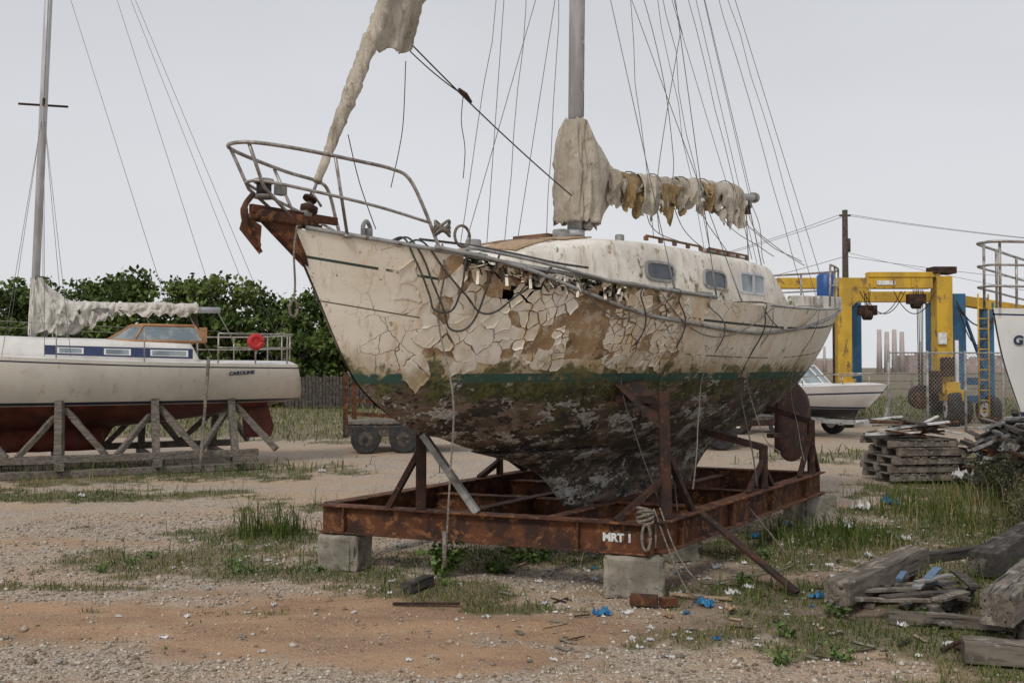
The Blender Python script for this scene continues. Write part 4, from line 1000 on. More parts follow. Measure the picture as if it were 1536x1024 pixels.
col(12.35,27.6,.5,3.62,.34,.34,1); col(13.35,28.0,.5,3.4,.3,.3,1); col(11.5,33.5,.8,3.75,.4,.4,1); col(14.2,33.5,.8,3.75,.4,.4,1)
mb.beam((12.35,27.6,3.45),(14.6,28.4,3.2),.25,.28,0); mb.beam((12.35,27.6,1.2),(13.35,28.0,1.2),.15,.2,1); mb.beam((12.35,27.6,.7),(13.35,28.0,.7),.15,.2,1)
mb.beam((12.4,27.5,3.3),(13.3,27.9,1.3),.07,.07,1)
for p in((12.35,27.5),(13.35,27.9)): mb.wheel((p[0],p[1],.4),(1,.3,0),.4,.28,3,4)
mb.obj('gantry_frame',['yellow','bluep','rustdark','black','white','paper'],L,True,bevel=.02)
mb=MB()
for x,z,k in((9.45,3.05,1),(10.75,3.35,1),(10.85,.85,2)):
    for dx in(-.08,-.03,.03,.08): mb.tube([(x+dx,26.45,3.65),(x+dx*.6,26.45,z)],.012,0,5)
    mb.wheel((x,26.45,z-.05),(0,1,0) if k==2 else (1,0,0),.32 if k==2 else .16,.22,0,1); mb.box((x,26.45,z+.05),(.45 if k==1 else .16,.24,.26),m=0)
for x in(9.2,9.3,10.1): mb.tube(sag((x,26.3,3.6),(x+1.1,26.3,3.6),.6,14),.012,0,5)
mb.tube(sag((12.2,27.3,3.4),(13.6,27.9,3.1),.5,14),.02,0,5); mb.tube(sag((12.2,27.2,3.3),(13.4,27.7,2.9),.9,14),.016,0,5)
mb.box((11.35,26.25,2.35),(.22,.06,.3),m=2)
mb.obj('hoist_blocks_and_cables',['rustdark','rust','paper'],L,True)
mb=MB()
for z in np.arange(.4,3.5,.28): mb.cyl((12.75,27.2,z),(13.1,27.35,z),.018)
for p in((12.75,27.2),(13.1,27.35)): mb.cyl((p[0],p[1],.2),(p[0],p[1],3.6),.022)
mb.obj('ladder',['yellow'],L,True)

# ================================================================ FENCE / POLE / DISTANCE
mb=MB(); fx0,fy0,fx1,fy1=9.3,24.6,14.5,25.6; n=5
Fn=empty('chain_link_fence',(11.5,25,0))
for i in range(n+1):
    t=i/n; x=fx0+(fx1-fx0)*t; y=fy0+(fy1-fy0)*t; mb.cyl((x,y,0),(x,y,2.0),.035,0,8)
for z in(.08,1.95): mb.cyl((fx0,fy0,z),(fx1,fy1,z),.022,0,6)
Ln=math.hypot(fx1-fx0,fy1-fy0); st=.10
def fp(d,z): t=d/Ln; return V((fx0+(fx1-fx0)*t,fy0+(fy1-fy0)*t,z))
k=-1.9
while k<Ln:
    for sg in(1,-1):
        d0,z0,d1,z1=(k,.08,k+1.87,1.95) if sg==1 else (k,1.95,k+1.87,.08)
        if d0<0: z0+=sg*(-d0); d0=0
        if d1>Ln: z1-=sg*(d1-Ln); d1=Ln
        if d1>d0: mb.tube([fp(d0,z0),fp(d1,z1)],.0045,0,3)
    k+=st
mb.obj('fence_panels',['galv'],Fn,True)
Fw=empty('wooden_fence',(-8,38,0)); mb=MB()
for i in range(26):
    x=-8.6+i*.13; mb.box((x,38+.02*R(),.62+.03*R()),(.11,.03,1.25+U(-.1,.1)),(0,U(-.02,.02),0))
mb.beam((-8.7,38.05,.9),(-5.3,38.05,.9),.04,.09); mb.obj('boards',['darkwood'],Fw,True)
Ff=empty('field_fence',(30,51,0)); mb=MB()
for i in range(12): p=(8+i*4.,48+i*.6); mb.cyl((p[0],p[1],0),(p[0],p[1],1.3),.06,0,6)
for z in(.5,.9,1.25): mb.tube([(8,48,z),(52,54.6,z)],.02,0,4)
mb.obj('posts_and_wires',['woodx'],Ff,True)
P=empty('utility_pole',(15.1,45,0)); mb=MB()
mb.tube([(0,0,0),(0,0,8.7)],[.17,.12],0,10); mb.box((0,0,8.45),(.5,.08,.08)); 
mb.tube([(.14,-.02,7.4),(.14,-.02,6.8)],.1,0,8)
mb.obj('pole',['bark'],P)
mb=MB()
for dx,z in((-.2,8.5),(.2,8.5),(0,6.6)):
    mb.tube(sag((dx,0,z),(26,4,z-1.3),.5,16),.010,0,4); mb.tube(sag((dx,0,z),(-9.5,38,z+.8),.8,16),.012,0,4)
mb.tube(sag((0,0,6.8),(7,-14,3),.2,8),.008,0,4)
mb.obj('wires',['wire'],P)
def pole2(x,y): 
    e=empty('utility_pole',(x,y,0)); mb=MB(); mb.tube([(0,0,0),(0,0,8.7)],[.17,.12],0,8); mb.box((0,0,8.3),(1.2,.1,.1)); mb.obj('pole',['bark'],e)
pole2(41.1,49); pole2(5.6,83)
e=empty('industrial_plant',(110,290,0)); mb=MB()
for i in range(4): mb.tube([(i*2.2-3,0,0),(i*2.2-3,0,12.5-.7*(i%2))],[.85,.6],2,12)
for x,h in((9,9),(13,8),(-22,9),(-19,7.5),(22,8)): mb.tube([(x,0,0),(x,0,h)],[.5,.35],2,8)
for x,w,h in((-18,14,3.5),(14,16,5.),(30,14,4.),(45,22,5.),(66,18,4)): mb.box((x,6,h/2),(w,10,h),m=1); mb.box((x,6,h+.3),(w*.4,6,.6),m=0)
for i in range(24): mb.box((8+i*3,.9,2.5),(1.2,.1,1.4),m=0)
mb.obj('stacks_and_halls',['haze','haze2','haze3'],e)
# ================================================================ GROUND
def blob(x,y,cx,cy,rx,ry): return 1-((x-cx)/rx)**2-((y-cy)/ry)**2
GB=[(-2.5,8.25,1.6,.95),(-1.6,7.75,1.2,.55),(-.55,7.15,1.2,.45),(-2.4,9.5,1.0,.9),(-.4,8.3,.9,.6),(2.6,6.2,1.8,1.2),(3.9,7.4,1.9,1.8),(4.6,9.6,2.1,2.3),(2.6,8.6,1.3,1.2),(1.6,5.8,1.2,.5),(-5.2,12.4,3.0,.8),(-6.5,14.8,3.4,1.9),(-3.6,15.4,1.8,1.5),(6.5,12.5,2.6,2.6),(1.5,11.8,2.8,.8),(-1.2,11.4,2.4,.6),(7.0,17.5,3.5,2.0),(-3.3,7.25,.9,.2),(0.1,6.65,.8,.2),(3.3,4.9,1.8,.5),(1.9,7.0,1.0,.6),(.6,8.6,1.4,.8)]
def grassd(x,y):
    g=max(blob(x,y,*b) for b in GB); g=max(g,-1.2)
    n=nz(x*1.3,y*1.3,1)*.9+nz(x*4.2,y*4.2,2)*.7+nz(x*11,y*11,3)*.5
    far=sst(24,30,y+nz(x*.2,y*.2,9)*5)*1.3-sst(6,9,x)*sst(32,26,y)*1.2
    if x<-2: far=max(far,sst(19,22.5,y+x*.18+nz(x*.4,y*.4,8)*2)*1.1)
    return max(0.,min(1.,max(g*.9,far-.2)+n*.8+.05))
def dirtd(x,y):
    n=nz(x*.7,y*1.5,21)*.7+nz(x*3,y*3,22)*.35
    g=max(blob(x,y,-1.9,6.35,3.3,1.0),blob(x,y,.6,6.2,1.9,.6),blob(x,y,2.6,6.8,2.4,2.0)*.95,blob(x,y,-.3,5.5,1.3,.5)*.8,blob(x,y,-4.6,9.4,2.4,.6)*.5)
    return max(0.,min(1.,g*.8+n*.75+.06))
def rut(x,y):
    c=6.15+.10*math.sin(x*.8)+.12*x*.2
    return -.016*math.exp(-((y-c)/.10)**2)-.013*math.exp(-((y-c-.55)/.09)**2)+.008*math.exp(-((y-c-.18)/.07)**2) if x<1 else 0
def gh(x,y): return .018*nz(x*.7,y*.7,31)+.007*nz(x*2.5,y*2.5,32)+(rut(x,y)*(1+.5*nz(x*5,y*5,4)) if y<7.6 else 0)
def axis(lo,hi,st,mn,mx,gr):
    c=list(np.arange(lo,hi,st)); s=st; v=hi
    while v<mx: c.append(v); s*=gr; v+=s
    c.append(mx); s=st; v=lo-st
    a=[]
    while v>mn: a.append(v); s*=gr; v-=s
    a.append(mn); return np.array(a[::-1]+c)
xs=axis(-5.5,5.5,.06,-900,900,1.09); ys=axis(4.5,13,.055,-60,1500,1.045)
nx,ny=len(xs),len(ys); co=np.zeros((nx*ny,3)); ga=np.zeros(nx*ny); da=np.zeros(nx*ny)
k=0
for y in ys:
    for x in xs:
        near=abs(x)<60 and y<120
        co[k]=(x,y,gh(x,y) if near else 0); ga[k]=grassd(x,y) if near else .8; da[k]=dirtd(x,y) if near else 0; k+=1
ii,jj=np.meshgrid(np.arange(nx-1),np.arange(ny-1)); a=(jj*nx+ii).ravel()
faces=np.stack([a,a+1,a+nx+1,a+nx],1)
def ground_m():
    t=NT('gravel_ground',.95); g=t.attr('c'); d=t.attr('d'); X=t.xyz()[0]
    vc=t.vor(72,out='Color'); vs_=t.N('ShaderNodeSeparateColor'); t.t.links.new(vc,vs_.inputs[0])
    st=t.ramp(vs_.outputs[0],[(0,(.14,.10,.075)),(.3,(.33,.265,.20)),(.6,(.46,.39,.31)),(.85,(.62,.56,.48)),(1,(.14,.11,.09))])
    base=t.mix(t.ss(t.noise(.8,5,.6),.35,.65),(.43,.335,.24),(.34,.25,.17))
    c=t.mix(t.ma('MULTIPLY',t.ss(t.noise(3,4,.7),.25,.55),.85),base,st)
    c=t.mix(t.ma('MULTIPLY',t.ss(t.noise(.45,4,.65,t.mapv((1,2.2,1),(4,4,0))),.46,.58),.6),c,(.45,.31,.195))
    dc=t.mix(t.ss(t.noise(2.0,5,.7,t.mapv((.6,1.6,1))),.35,.65),(.42,.255,.14),(.29,.17,.095)); 
    dcr=t.mix(t.ss(t.noise(2.0,5,.7),.35,.65),(.24,.175,.12),(.14,.10,.072)); dc=t.mix(t.ss(X,.2,1.4),dc,dcr)
    dc=t.mix(t.ss(t.noise(60,3,.6),.57,.65),dc,(.46,.37,.28)); dc=t.mix(t.ss(t.noise(9,4,.7,t.mapv((1,1,1),(5,5,5))),.60,.68),dc,(.18,.105,.06))
    dd=t.ss(t.ma('ADD',d,t.ma('MULTIPLY',t.noise(6,5,.7),.4)),.45,.85); c=t.mix(t.ma('MULTIPLY',dd,.90),c,dc)
    gc=t.mix(t.ss(t.noise(5,5,.7),.4,.6),(.070,.075,.024),(.14,.115,.058)); gc=t.mix(t.ss(t.noise(40,4,.7),.48,.58),gc,(.22,.17,.11))
    gg=t.ss(t.ma('ADD',g,t.ma('MULTIPLY',t.noise(14,5,.75),.5)),.58,.98); c=t.mix(t.ma('MULTIPLY',gg,.82),c,gc)
    t.color(c)
    h=t.ma('ADD',t.ma('MULTIPLY',t.vor(72),-.6),t.ma('MULTIPLY',t.noise(12,4,.7),1.2)); t.bump(h,.8,.014)
    return t.m
o=np_mesh('ground',co,faces,[ground_m()],c=ga); at=o.data.attributes.new('d','FLOAT','POINT'); at.data.foreach_set('value',da.astype(np.float32))
def stones(name,n,xr,yr,smin,smax,mats,pw=3):
    X=np.random.uniform(*xr,n); Y=yr[0]+(yr[1]-yr[0])*np.random.rand(n)**1.5
    keep=[k for k in range(n) if (grassd(X[k],Y[k])<.45 or R()<.2) and (dirtd(X[k],Y[k])+.3*nz(X[k]*5,Y[k]*5)<.45 or R()<.14)]
    X=X[keep];Y=Y[keep];n=len(X); S=smin+(smax-smin)*np.random.rand(n)**pw
    oc=np.array([(1,0,0),(0,1,0),(-1,0,0),(0,-1,0),(0,0,.7),(0,0,-.7)])
    an=np.random.rand(n)*6.28; ca,sa=np.cos(an),np.sin(an)
    P=oc[None]*(1+.35*np.random.randn(n,6,1)).clip(.5,1.6)*S[:,None,None]
    x=P[:,:,0]*ca[:,None]-P[:,:,1]*sa[:,None]+X[:,None]; y=P[:,:,0]*sa[:,None]+P[:,:,1]*ca[:,None]+Y[:,None]
    z=P[:,:,2]+np.array([gh(a,b) for a,b in zip(X,Y)])[:,None]+S[:,None]*.25
    vv=np.stack([x,y,z],2).reshape(-1,3); f=np.array([(0,1,4),(1,2,4),(2,3,4),(3,0,4),(1,0,5),(2,1,5),(3,2,5),(0,3,5)])
    ff=(f[None]+(np.arange(n)*6)[:,None,None]).reshape(-1,3); c=np.repeat(np.random.rand(n),6)
    return np_mesh(name,vv,ff,mats,c=c)
t=NT('gravel_stones',.9); t.color(t.ramp(t.attr('c'),[(0,(.15,.11,.08)),(.3,(.33,.26,.19)),(.6,(.45,.38,.30)),(.85,(.60,.55,.47)),(1,(.22,.20,.18))]))
stones('gravel',75000,(-5,5),(4.4,11),.004,.017,[t.m]); stones('pebbles',1500,(-5,5),(4.4,11),.010,.028,[t.m],2)
def grass(name,n,xr,yr,h0,h1,w,thr,mat,pw=1.4,dens=grassd):
    X=np.random.uniform(*xr,n); Y=yr[0]+(yr[1]-yr[0])*np.random.rand(n)**pw
    D=np.array([dens(a,b) for a,b in zip(X,Y)]); kp=D>thr+.35*np.random.rand(n); X,Y,D=X[kp],Y[kp],D[kp]; n=len(X)
    an=np.random.rand(n)*6.28; Hh=(h0+(h1-h0)*np.random.rand(n)**2.2)*(.5+.5*D); be=np.random.rand(n)*.9+.1; ba=np.random.rand(n)*6.28
    Z=np.array([gh(a,b) for a,b in zip(X,Y)])-.004
    dx,dy=np.cos(an)*w*.5,np.sin(an)*w*.5; bx,by=np.cos(ba)*be*Hh*.7,np.sin(ba)*be*Hh*.7
    def P(f,wf,zf,bf): return np.stack([X+dx*wf*f+bx*bf,Y+dy*wf*f+by*bf,Z+Hh*zf],1)
    vv=np.stack([P(-1,1,0,0),P(1,1,0,0),P(1,.8,.55,.3),P(-1,.8,.55,.3),P(0,0,.75,1)],1).reshape(-1,3)
    b=(np.arange(n)*5)[:,None]; f=np.concatenate([b+np.array([[0,1,2]]),b+np.array([[0,2,3]]),b+np.array([[3,2,4]])],0)
    cl=np.array([nz(a*.9,c_*.9,55)+.5*nz(a*4,c_*4,56) for a,c_ in zip(X,Y)]); c=np.clip(.42+cl*.7+np.random.randn(n)*.22,0,1)
    return np_mesh(name,vv,f,[mat],c=np.repeat(c,5))
t=NT('grass_blades',.7); t.color(t.ramp(t.attr('c'),[(0,(.045,.075,.014)),(.35,(.080,.120,.022)),(.60,(.125,.145,.04)),(.80,(.23,.19,.09)),(1,(.34,.27,.15))]))
t.b.inputs['Specular IOR Level'].default_value=.2
GM=t.m
grass('grass',270000,(-7,7),(4.6,15),.015,.080,.007,.34,GM)
grass('tall_grass',13000,(-7,8),(6.5,17),.10,.38,.007,.58,GM,1.)
grass('meadow_grass',70000,(-26,24),(15,52),.06,.32,.022,.42,GM,1.2)
def tuft(cx,cy,r): 
    return lambda x,y: max(0,1-((x-cx)**2+(y-cy)**2)/r**2+.4*nz(x*3,y*3,8))
grass('weed_tuft',1300,(-2.95,-1.75),(9.0,10.0),.12,.60,.009,.25,GM,1.,dens=tuft(-2.3,9.5,.42))
grass('weed_tuft',4600,(3.9,7.2),(8.6,12.6),.12,.66,.009,.1,GM,1.,dens=tuft(5.4,10.5,1.8))
grass('weed_tuft',1400,(2.0,3.6),(8.6,9.8),.1,.45,.009,.1,GM,1.,dens=tuft(2.9,9.2,.7))
grass('weed_tuft',1400,(-1.4,.9),(11.2,12.8),.1,.42,.010,.1,GM,1.,dens=tuft(-.3,12,1.0))
t=NT('weed_leaves',.55); t.color(t.ramp(t.attr('c'),[(0,(.045,.09,.016)),(.6,(.09,.16,.03)),(1,(.15,.20,.05))])); WM=t.m
def weed(name,cx,cy,n,spread,h,ls,mat=WM,stems=7):
    vv=[];ff=[];cc=[]
    for s in range(stems):
        a=U(0,6.28); lean=U(.1,.6)*spread; tipx,tipy=cx+math.cos(a)*lean,cy+math.sin(a)*lean; hh=h*U(.5,1)
        for k in range(n//stems):
            t_=U(.15,1); p=V((cx+(tipx-cx)*t_,cy+(tipy-cy)*t_,gh(cx,cy)+hh*t_))+V((U(-1,1),U(-1,1),U(-.5,.5)))*ls*.9
            q=Euler((U(-.9,.9),U(-.9,.9),U(0,6.28))).to_matrix(); l=ls*U(.6,1.2); wv=l*.38
            o=len(vv); vv+=[tuple(p+q@V(v)) for v in((0,0,0),(wv,l*.4,.01),(0,l,-.01),(-wv,l*.4,.01))]; ff.append((o,o+1,o+2,o+3)); cc+=[R()]*4
        o=len(vv); vv+=[(cx-.004,cy,0),(cx+.004,cy,0),(tipx+.003,tipy,hh),(tipx-.003,tipy,hh)]; ff.append((o,o+1,o+2,o+3)); cc+=[.3]*4
    return np_mesh(name,np.array(vv),np.array(ff),[mat],c=np.array(cc))
weed('weed_plant',-.52,7.55,170,.28,.34,.075); weed('weed_plant',-.1,7.75,90,.3,.12,.06); weed('weed_plant',.15,8.2,200,.5,.14,.05); weed('weed_plant',-1.55,8.7,80,.3,.2,.05)
for k in range(16): weed('weed_plant',U(1.4,4.4),U(5.3,8.4),50,.22,.10,.035)
for k in range(8): weed('weed_plant',U(-3.4,-.2),U(7.3,8.4),40,.2,.08,.03)
t=NT('dry_brush',.9); t.color(t.ramp(t.attr('c'),[(0,(.045,.055,.018)),(.5,(.10,.098,.045)),(1,(.20,.165,.095))])); 
for x,y,s_,h_ in((5.3,9.9,.9,.72),(6.0,10.6,.9,.8),(4.7,9.0,.6,.45),(6.9,12.3,1.,.8),(5.6,11.4,.8,.65),(5.0,9.5,.6,.5)): weed('brush',x,y,1700,s_,h_,.028,t.m,48)
def trees(name,specs,mat,leafn,lsz):
    VV=[];CC=[]; tr=MB()
    for (x,y,h,r) in specs:
        tr.tube(cpath([(x,y,0),(x+U(-.2,.2),y,h*.35),(x+U(-.5,.5),y+U(-.3,.3),h*.85)],4),[.20,.19,.18,.17,.15,.12,.09,.06,.03],0,7)
        nc=int(34*r/2)
        for c in range(nc):
            u=U(0,1)**.5; a=U(0,6.28); zf=U(.10,1.)
            rad=r*u*math.sqrt(max(.10,1-((zf-.48)/.58)**2)); cx,cy,cz=x+math.cos(a)*rad,y+math.sin(a)*rad*.8,h*zf*.93
            cr=U(.28,.75)*(.6+.4*r/2)
            if R()<.4: tr.tube([(x,y,cz*.6),((x+cx)/2,(y+cy)/2,cz*.85),(cx,cy,cz)],[.06,.04,.015],0,5)
            m=int(leafn*cr*cr/.4); d=np.random.randn(m,3); d/=np.linalg.norm(d,axis=1)[:,None]
            rr=cr*(.45+.6*np.random.rand(m)**.6)*(1+.28*np.random.randn(m)); P=d*rr[:,None]*np.array([1,1,.75])+np.array([cx,cy,cz])
            P[:,2]=np.maximum(P[:,2],.1)
            e1=np.random.randn(m,3); e1/=np.linalg.norm(e1,axis=1)[:,None]; e2=np.cross(e1,np.random.randn(m,3)); e2/=np.linalg.norm(e2,axis=1)[:,None]
            s_=(lsz*(.6+.8*np.random.rand(m)))[:,None]
            VV.append(np.stack([P-e1*s_,P+e2*s_*.6,P+e1*s_,P-e2*s_*.6],1).reshape(-1,3)); CC.append(np.repeat(np.clip(U(.0,1.)*.65+.35*np.random.rand(m),0,1),4))
    vv=np.concatenate(VV); cc=np.concatenate(CC); ff=np.arange(len(vv)).reshape(-1,4)
    e=empty(name,(0,0,0)); np_mesh('leaves',vv,ff,[mat],c=cc,parent=e); tr.obj('trunks',['bark'],e)
t=NT('tree_leaves',.6); t.color(t.ramp(t.attr('c'),[(0,(.025,.042,.012)),(.4,(.062,.095,.022)),(.75,(.12,.165,.038)),(1,(.185,.225,.06))])); 
t.b.inputs['Specular IOR Level'].default_value=.2
sp_=[]
x=-34
while x<-3.6:
    px=x/42*1493+768
    h=5.7+.4*nz(x*.35,1)+.6*nz(x*1.3,4)
    if px>395: h-=.9
    if px>470: h+=.3
    sp_.append((x,42+U(-1.5,2.5),h,U(1.5,2.1))); x+=U(1.0,1.5)
for k in range(22): sp_.append((-34+k*1.42+U(-.5,.5),39.8+U(-.5,.8),U(2.6,4.4),U(1.3,1.8)))
for k in range(8): sp_.append((-10+k*10+U(-2,2),300+U(-8,8),U(2.5,4),U(4,6)))
trees('tree_line',sp_,t.m,150,.12)

# ================================================================ WOOD, PALLETS, DEBRIS
def timber(name,p0,p1,w,h,mat='log'):
    p0=V(p0);p1=V(p1); d=(p1-p0); e=empty(name,tuple((p0+p1)/2)); mb=MB(); l=d.length/2; mb.beam((-l,0,0),(l,0,0),w,h,0,.006,40); o=mb.obj('beam',[mat],e)
    o.rotation_euler=(0,-math.atan2(d.z,math.hypot(d.x,d.y)),math.atan2(d.y,d.x))
timber('timber_beam',(2.08,6.42,.15),(3.02,7.45,.19),.17,.15)
timber('timber_beam',(2.72,5.62,.24),(3.95,7.2,.26),.18,.18)
timber('timber_beam',(3.0,5.75,.08),(4.2,7.15,.09),.18,.15,'logdk')
timber('timber_beam',(3.55,7.55,.11),(4.9,9.2,.14),.2,.18,'logdk')
timber('timber_beam',(2.45,5.45,.07),(3.3,5.18,.07),.17,.11)
timber('timber_beam',(2.9,7.9,.05),(4.2,8.6,.05),.10,.07,'logdk')
timber('timber_beam',(2.35,6.25,.045),(2.95,6.05,.05),.09,.07)
timber('timber_beam',(-.75,7.05,.045),(-.6,7.28,.06),.09,.07,'logdk')
e=empty('plank_pile',(2.8,6.6,0)); mb=MB()
for k in range(20):
    a=U(-.3,1.6); c=V((2.68+U(-.3,.45),6.62+U(-.35,.35),.03+.007*k)); d=V((math.cos(a),math.sin(a),U(-.05,.08)))*U(.15,.42); mb.beam(c-d,c+d,U(.04,.09),.018,k%2,.004,6)
for k in range(6):
    a=U(-.2,.5)+.6; c=V((2.75+U(-.15,.25),6.6+U(-.2,.2),.16+.012*k)); d=V((math.cos(a),math.sin(a),.06))*U(.08,.16); mb.beam(c-d,c+d,U(.03,.06),.016,(2,3,2,3,2,3)[k],.002,6)
mb.obj('planks',['woodx','darkwood','galv','bluegrey'],e,True)
def pallets(x,y,n,rz,w=1.0,d=.85):
    e=empty('pallet_stack',(x,y,0),rz)
    mb=MB(); z=.05
    for k in range(n):
        ox,oy=U(-.07,.07),U(-.07,.07)
        for i in range(3): mb.box((ox,oy-d/2+.05+i*(d-.1)/2,z+.04),(w,.09,.08))
        for i in range(8): mb.box((ox-w/2+.06+i*(w-.12)/7,oy,z+.092),(.09,d+U(-.03,.03),.02),(0,0,U(-.02,.02)),m=R()<.3)
        z+=.115
    for k in range(26):
        a=U(-.6,.6); c=V((U(-.4,.4),U(-.3,.3),z+.03+.008*k)); dd=V((math.cos(a),math.sin(a),U(-.25,.25)))*U(.15,.45); mb.beam(c-dd,c+dd,U(.04,.10),.025,random.choice((0,1,2,2,3)),.006,4)
    mb.obj('pallets',['woodx','darkwood','rust','paper'],e,bevel=.004)
pallets(5.6,14.0,5,.15); pallets(7.7,14.2,5,-.2); pallets(7.5,12.0,2,.3)
def crumple(mb,c,r,m,fl=.5):
    k=8; sd=V((R()*40,R()*40,0)); vs=[]; an=U(0,6.28); cA,sA=math.cos(an),math.sin(an)
    for i in range(k+1):
        for j in range(k+1):
            x=(i/k-.5)*2;y=(j/k-.5)*2; q=V((x,y,0)); px,py=x*r*(1+.5*noise.noise(q*2+sd)),y*r*(1+.5*noise.noise(q*2-sd))*.6
            vs.append(V(c)+V((px*cA-py*sA,px*sA+py*cA,abs(noise.noise(q*1.7+sd)*1.5+noise.noise(q*4+sd)*.9)*r*fl)))
    mb.add(vs,[(i*(k+1)+j,(i+1)*(k+1)+j,(i+1)*(k+1)+j+1,i*(k+1)+j+1) for i in range(k) for j in range(k) if not((i in(0,k-1)) and (j in(0,k-1)))],m)
e=empty('debris_pile',(6.8,13,0)); mb=MB()
for k in range(460):
    x=6.15+abs(random.gauss(0,.9)); y=12.9+random.gauss(0,.7); zt_=max(0.03,1.1-.28*abs(x-7.1)-.5*abs(y-13.0)); z=U(0.03,zt_+.1)
    a=U(0,3.14); d=V((math.cos(a),math.sin(a),U(-.5,.5)))*U(.10,.5); mb.beam(V((x,y,z))-d*.5,V((x,y,z))+d*.5,U(.03,.14),U(.01,.05),random.choice((0,1,1,2,3,3,6,0)),.006,4)
for k in range(26):
    crumple(mb,(6.2+U(-.2,1.8),12.3+U(-.5,1.2),U(.02,.6)),U(.06,.18),random.choice((3,4,4,4,3,6,1)),1.1)
crumple(mb,(6.35,12.0,.08),.12,5,1.3); crumple(mb,(6.6,12.3,.3),.10,5,1.)
for k in range(14): mb.tube(cpath([(6.2+U(0,1.6),12.6+U(-.4,.8),U(.1,.9)) for _ in range(4)],5),.02,6,6)
mb.wheel((7.3,12.5,.75),(.3,1,.3),.28,.18,6,2); mb.wheel((6.7,12.4,.35),(.8,.6,.3),.26,.16,6,2); mb.tube([(6.3,12.9,.5),(7.6,12.8,.9)],.06,3,10); mb.box((6.9,13.2,.6),(.5,.4,.4),(.2,.3,.4),2)
mb.obj('scrap',['woodx','darkwood','rust','galv','paper','lblue','black'],e,True)
mb=MB()
L1=[(.58,6.50,.055,1),(.60,6.53,.035,0),(.75,6.55,.03,0),(1.15,7.0,.04,0),(.95,6.75,.03,0),(1.30,6.72,.06,1),(1.45,6.62,.05,2),(1.62,7.9,.04,0),(1.35,7.9,.03,0),(2.75,10.0,.07,1),(1.1,9.6,.03,0),(2.95,7.35,.08,3),(2.9,7.3,.05,3),(3.0,8.4,.05,0),(3.3,9.9,.09,0),(2.55,7.25,.07,0),(1.7,7.2,.035,0),(.62,7.5,.03,0),(.2,7.4,.025,0),(-1.0,8.9,.05,0),(2.4,6.15,.035,0),(2.5,5.75,.03,0),(1.9,7.15,.05,2),(-2.2,7.25,.03,0),(1.05,9.0,.04,0),(-5.3,12.3,.05,0),(-6.4,12.4,.04,0),(-2.9,15.2,.06,0),(2.3,9.4,.07,1),(3.6,9.2,.06,0),(2.1,6.9,.05,1),(1.55,7.05,.05,0),(1.0,6.45,.045,6),(3.9,11.2,.10,0),(4.4,11.6,.12,1)]
for x,y,r,m in L1: crumple(mb,(x,y,gh(x,y)+.004),r,m,.9)
for k in range(380):
    x=U(.2,4.6) if R()<.88 else U(-3,.3); y=U(5.4,10.4); m_=random.choice((0,0,0,0,0,4,1,4)); 
    if m_==1 and x<.3: m_=0
    crumple(mb,(x,y,gh(x,y)+.003),U(.008,.030),3 if R()<.02 else m_,.8)
for k in range(170):
    x=U(.0,4.4); y=U(5.4,10); a=U(0,3.14); l=U(.03,.18); mb.beam((x,y,gh(x,y)+.01),(x+math.cos(a)*l,y+math.sin(a)*l,gh(x,y)+.014),U(.008,.03),.006,random.choice((4,5,4,6,5)))
mb.beam((.80,6.78,.03),(.98,6.74,.03),.10,.06,7); mb.beam((1.0,6.70,.03),(1.10,6.73,.03),.08,.05,7); mb.beam((1.1,6.95,.03),(1.5,6.85,.015),.04,.01,6); mb.beam((-.80,6.72,.015),(-.35,6.72,.015),.03,.012,5)
mb.tube(cpath([(2.4,5.6,.02),(2.6,5.75,.03),(2.85,5.7,.02),(2.7,5.55,.03),(2.5,5.65,.02)],6),.012,5,6)
mb.obj('litter',['paper','lblue','ply','red','conc','rustdark','ply','rust'])

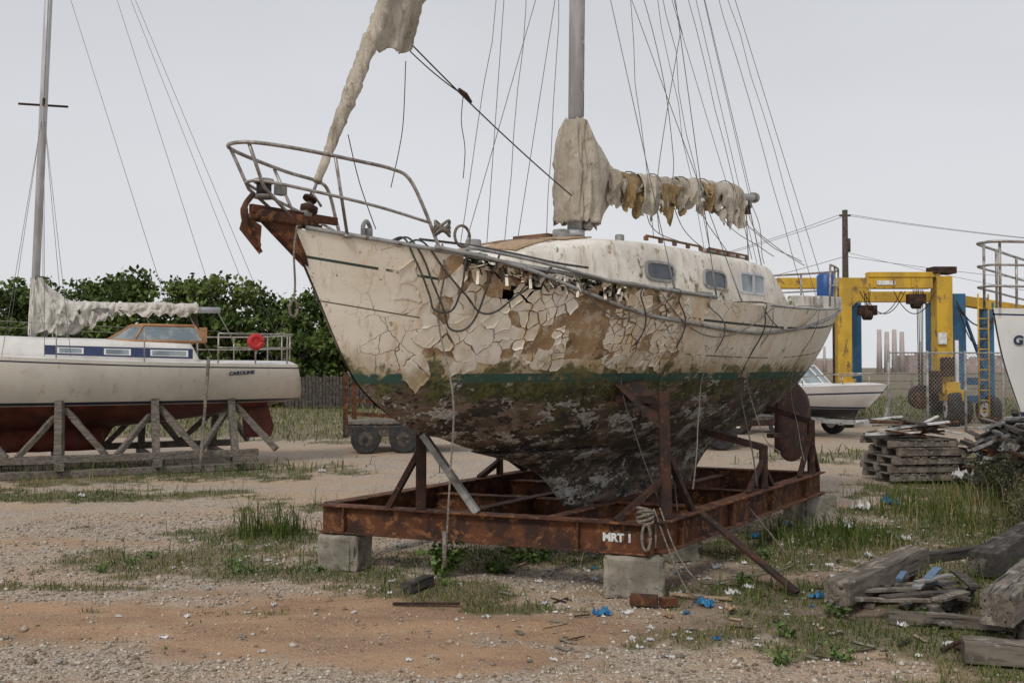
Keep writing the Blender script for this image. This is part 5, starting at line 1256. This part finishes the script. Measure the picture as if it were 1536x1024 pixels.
# ================================================================ LIGHT / WORLD / CAMERA
w=bpy.data.worlds.new('World'); sc.world=w; w.use_nodes=True; nt=w.node_tree; bg=nt.nodes['Background']
el,az=math.radians(44),math.radians(203)
sk=nt.nodes.new('ShaderNodeTexSky'); sk.sky_type='NISHITA'; sk.sun_disc=False; sk.sun_elevation=el; sk.sun_rotation=az; sk.dust_density=4; sk.air_density=1.2
tc=nt.nodes.new('ShaderNodeTexCoord'); sep=nt.nodes.new('ShaderNodeSeparateXYZ'); nt.links.new(tc.outputs['Generated'],sep.inputs[0])
rp=nt.nodes.new('ShaderNodeValToRGB'); nt.links.new(sep.outputs[2],rp.inputs[0]); e_=rp.color_ramp.elements
e_[0].position=0; e_[0].color=(.80,.81,.835,1); e_[1].position=.55; e_[1].color=(.60,.615,.66,1)
ns=nt.nodes.new('ShaderNodeTexNoise'); mp=nt.nodes.new('ShaderNodeMapping'); mp.inputs['Scale'].default_value=(1,1,3); nt.links.new(tc.outputs['Generated'],mp.inputs[0]); nt.links.new(mp.outputs[0],ns.inputs['Vector'])
ns.inputs['Scale'].default_value=1.6; ns.inputs['Detail'].default_value=3
mr=nt.nodes.new('ShaderNodeMapRange'); nt.links.new(ns.outputs['Fac'],mr.inputs[0]); mr.inputs[1].default_value=.3; mr.inputs[2].default_value=.7; mr.inputs[3].default_value=8.9; mr.inputs[4].default_value=10.0
vm=nt.nodes.new('ShaderNodeVectorMath'); vm.operation='SCALE'; nt.links.new(rp.outputs[0],vm.inputs[0]); nt.links.new(mr.outputs[0],vm.inputs['Scale'])
mx=nt.nodes.new('ShaderNodeMix'); mx.data_type='RGBA'; mx.inputs[0].default_value=.95; nt.links.new(sk.outputs[0],mx.inputs[6]); nt.links.new(vm.outputs[0],mx.inputs[7])
nt.links.new(mx.outputs[2],bg.inputs[0]); bg.inputs[1].default_value=.1
sun=bpy.data.lights.new('sun','SUN'); sun.energy=1.5; sun.angle=math.radians(12); sun.color=(1,.95,.87); so=bpy.data.objects.new('sun',sun); sc.collection.objects.link(so)
sd=V((math.sin(az)*math.cos(el),math.cos(az)*math.cos(el),math.sin(el))); so.rotation_euler=sd.to_track_quat('Z','Y').to_euler()
cam=bpy.data.cameras.new('camera'); cam.lens=35; cam.sensor_width=36; cam.clip_end=3000; cam.clip_start=.1
co_=bpy.data.objects.new('camera',cam); sc.collection.objects.link(co_); co_.location=(0,0,1.6); co_.rotation_euler=(math.radians(90+1.458),0,0); sc.camera=co_
sc.view_settings.view_transform='Standard'; sc.view_settings.look='None'; sc.view_settings.exposure=0
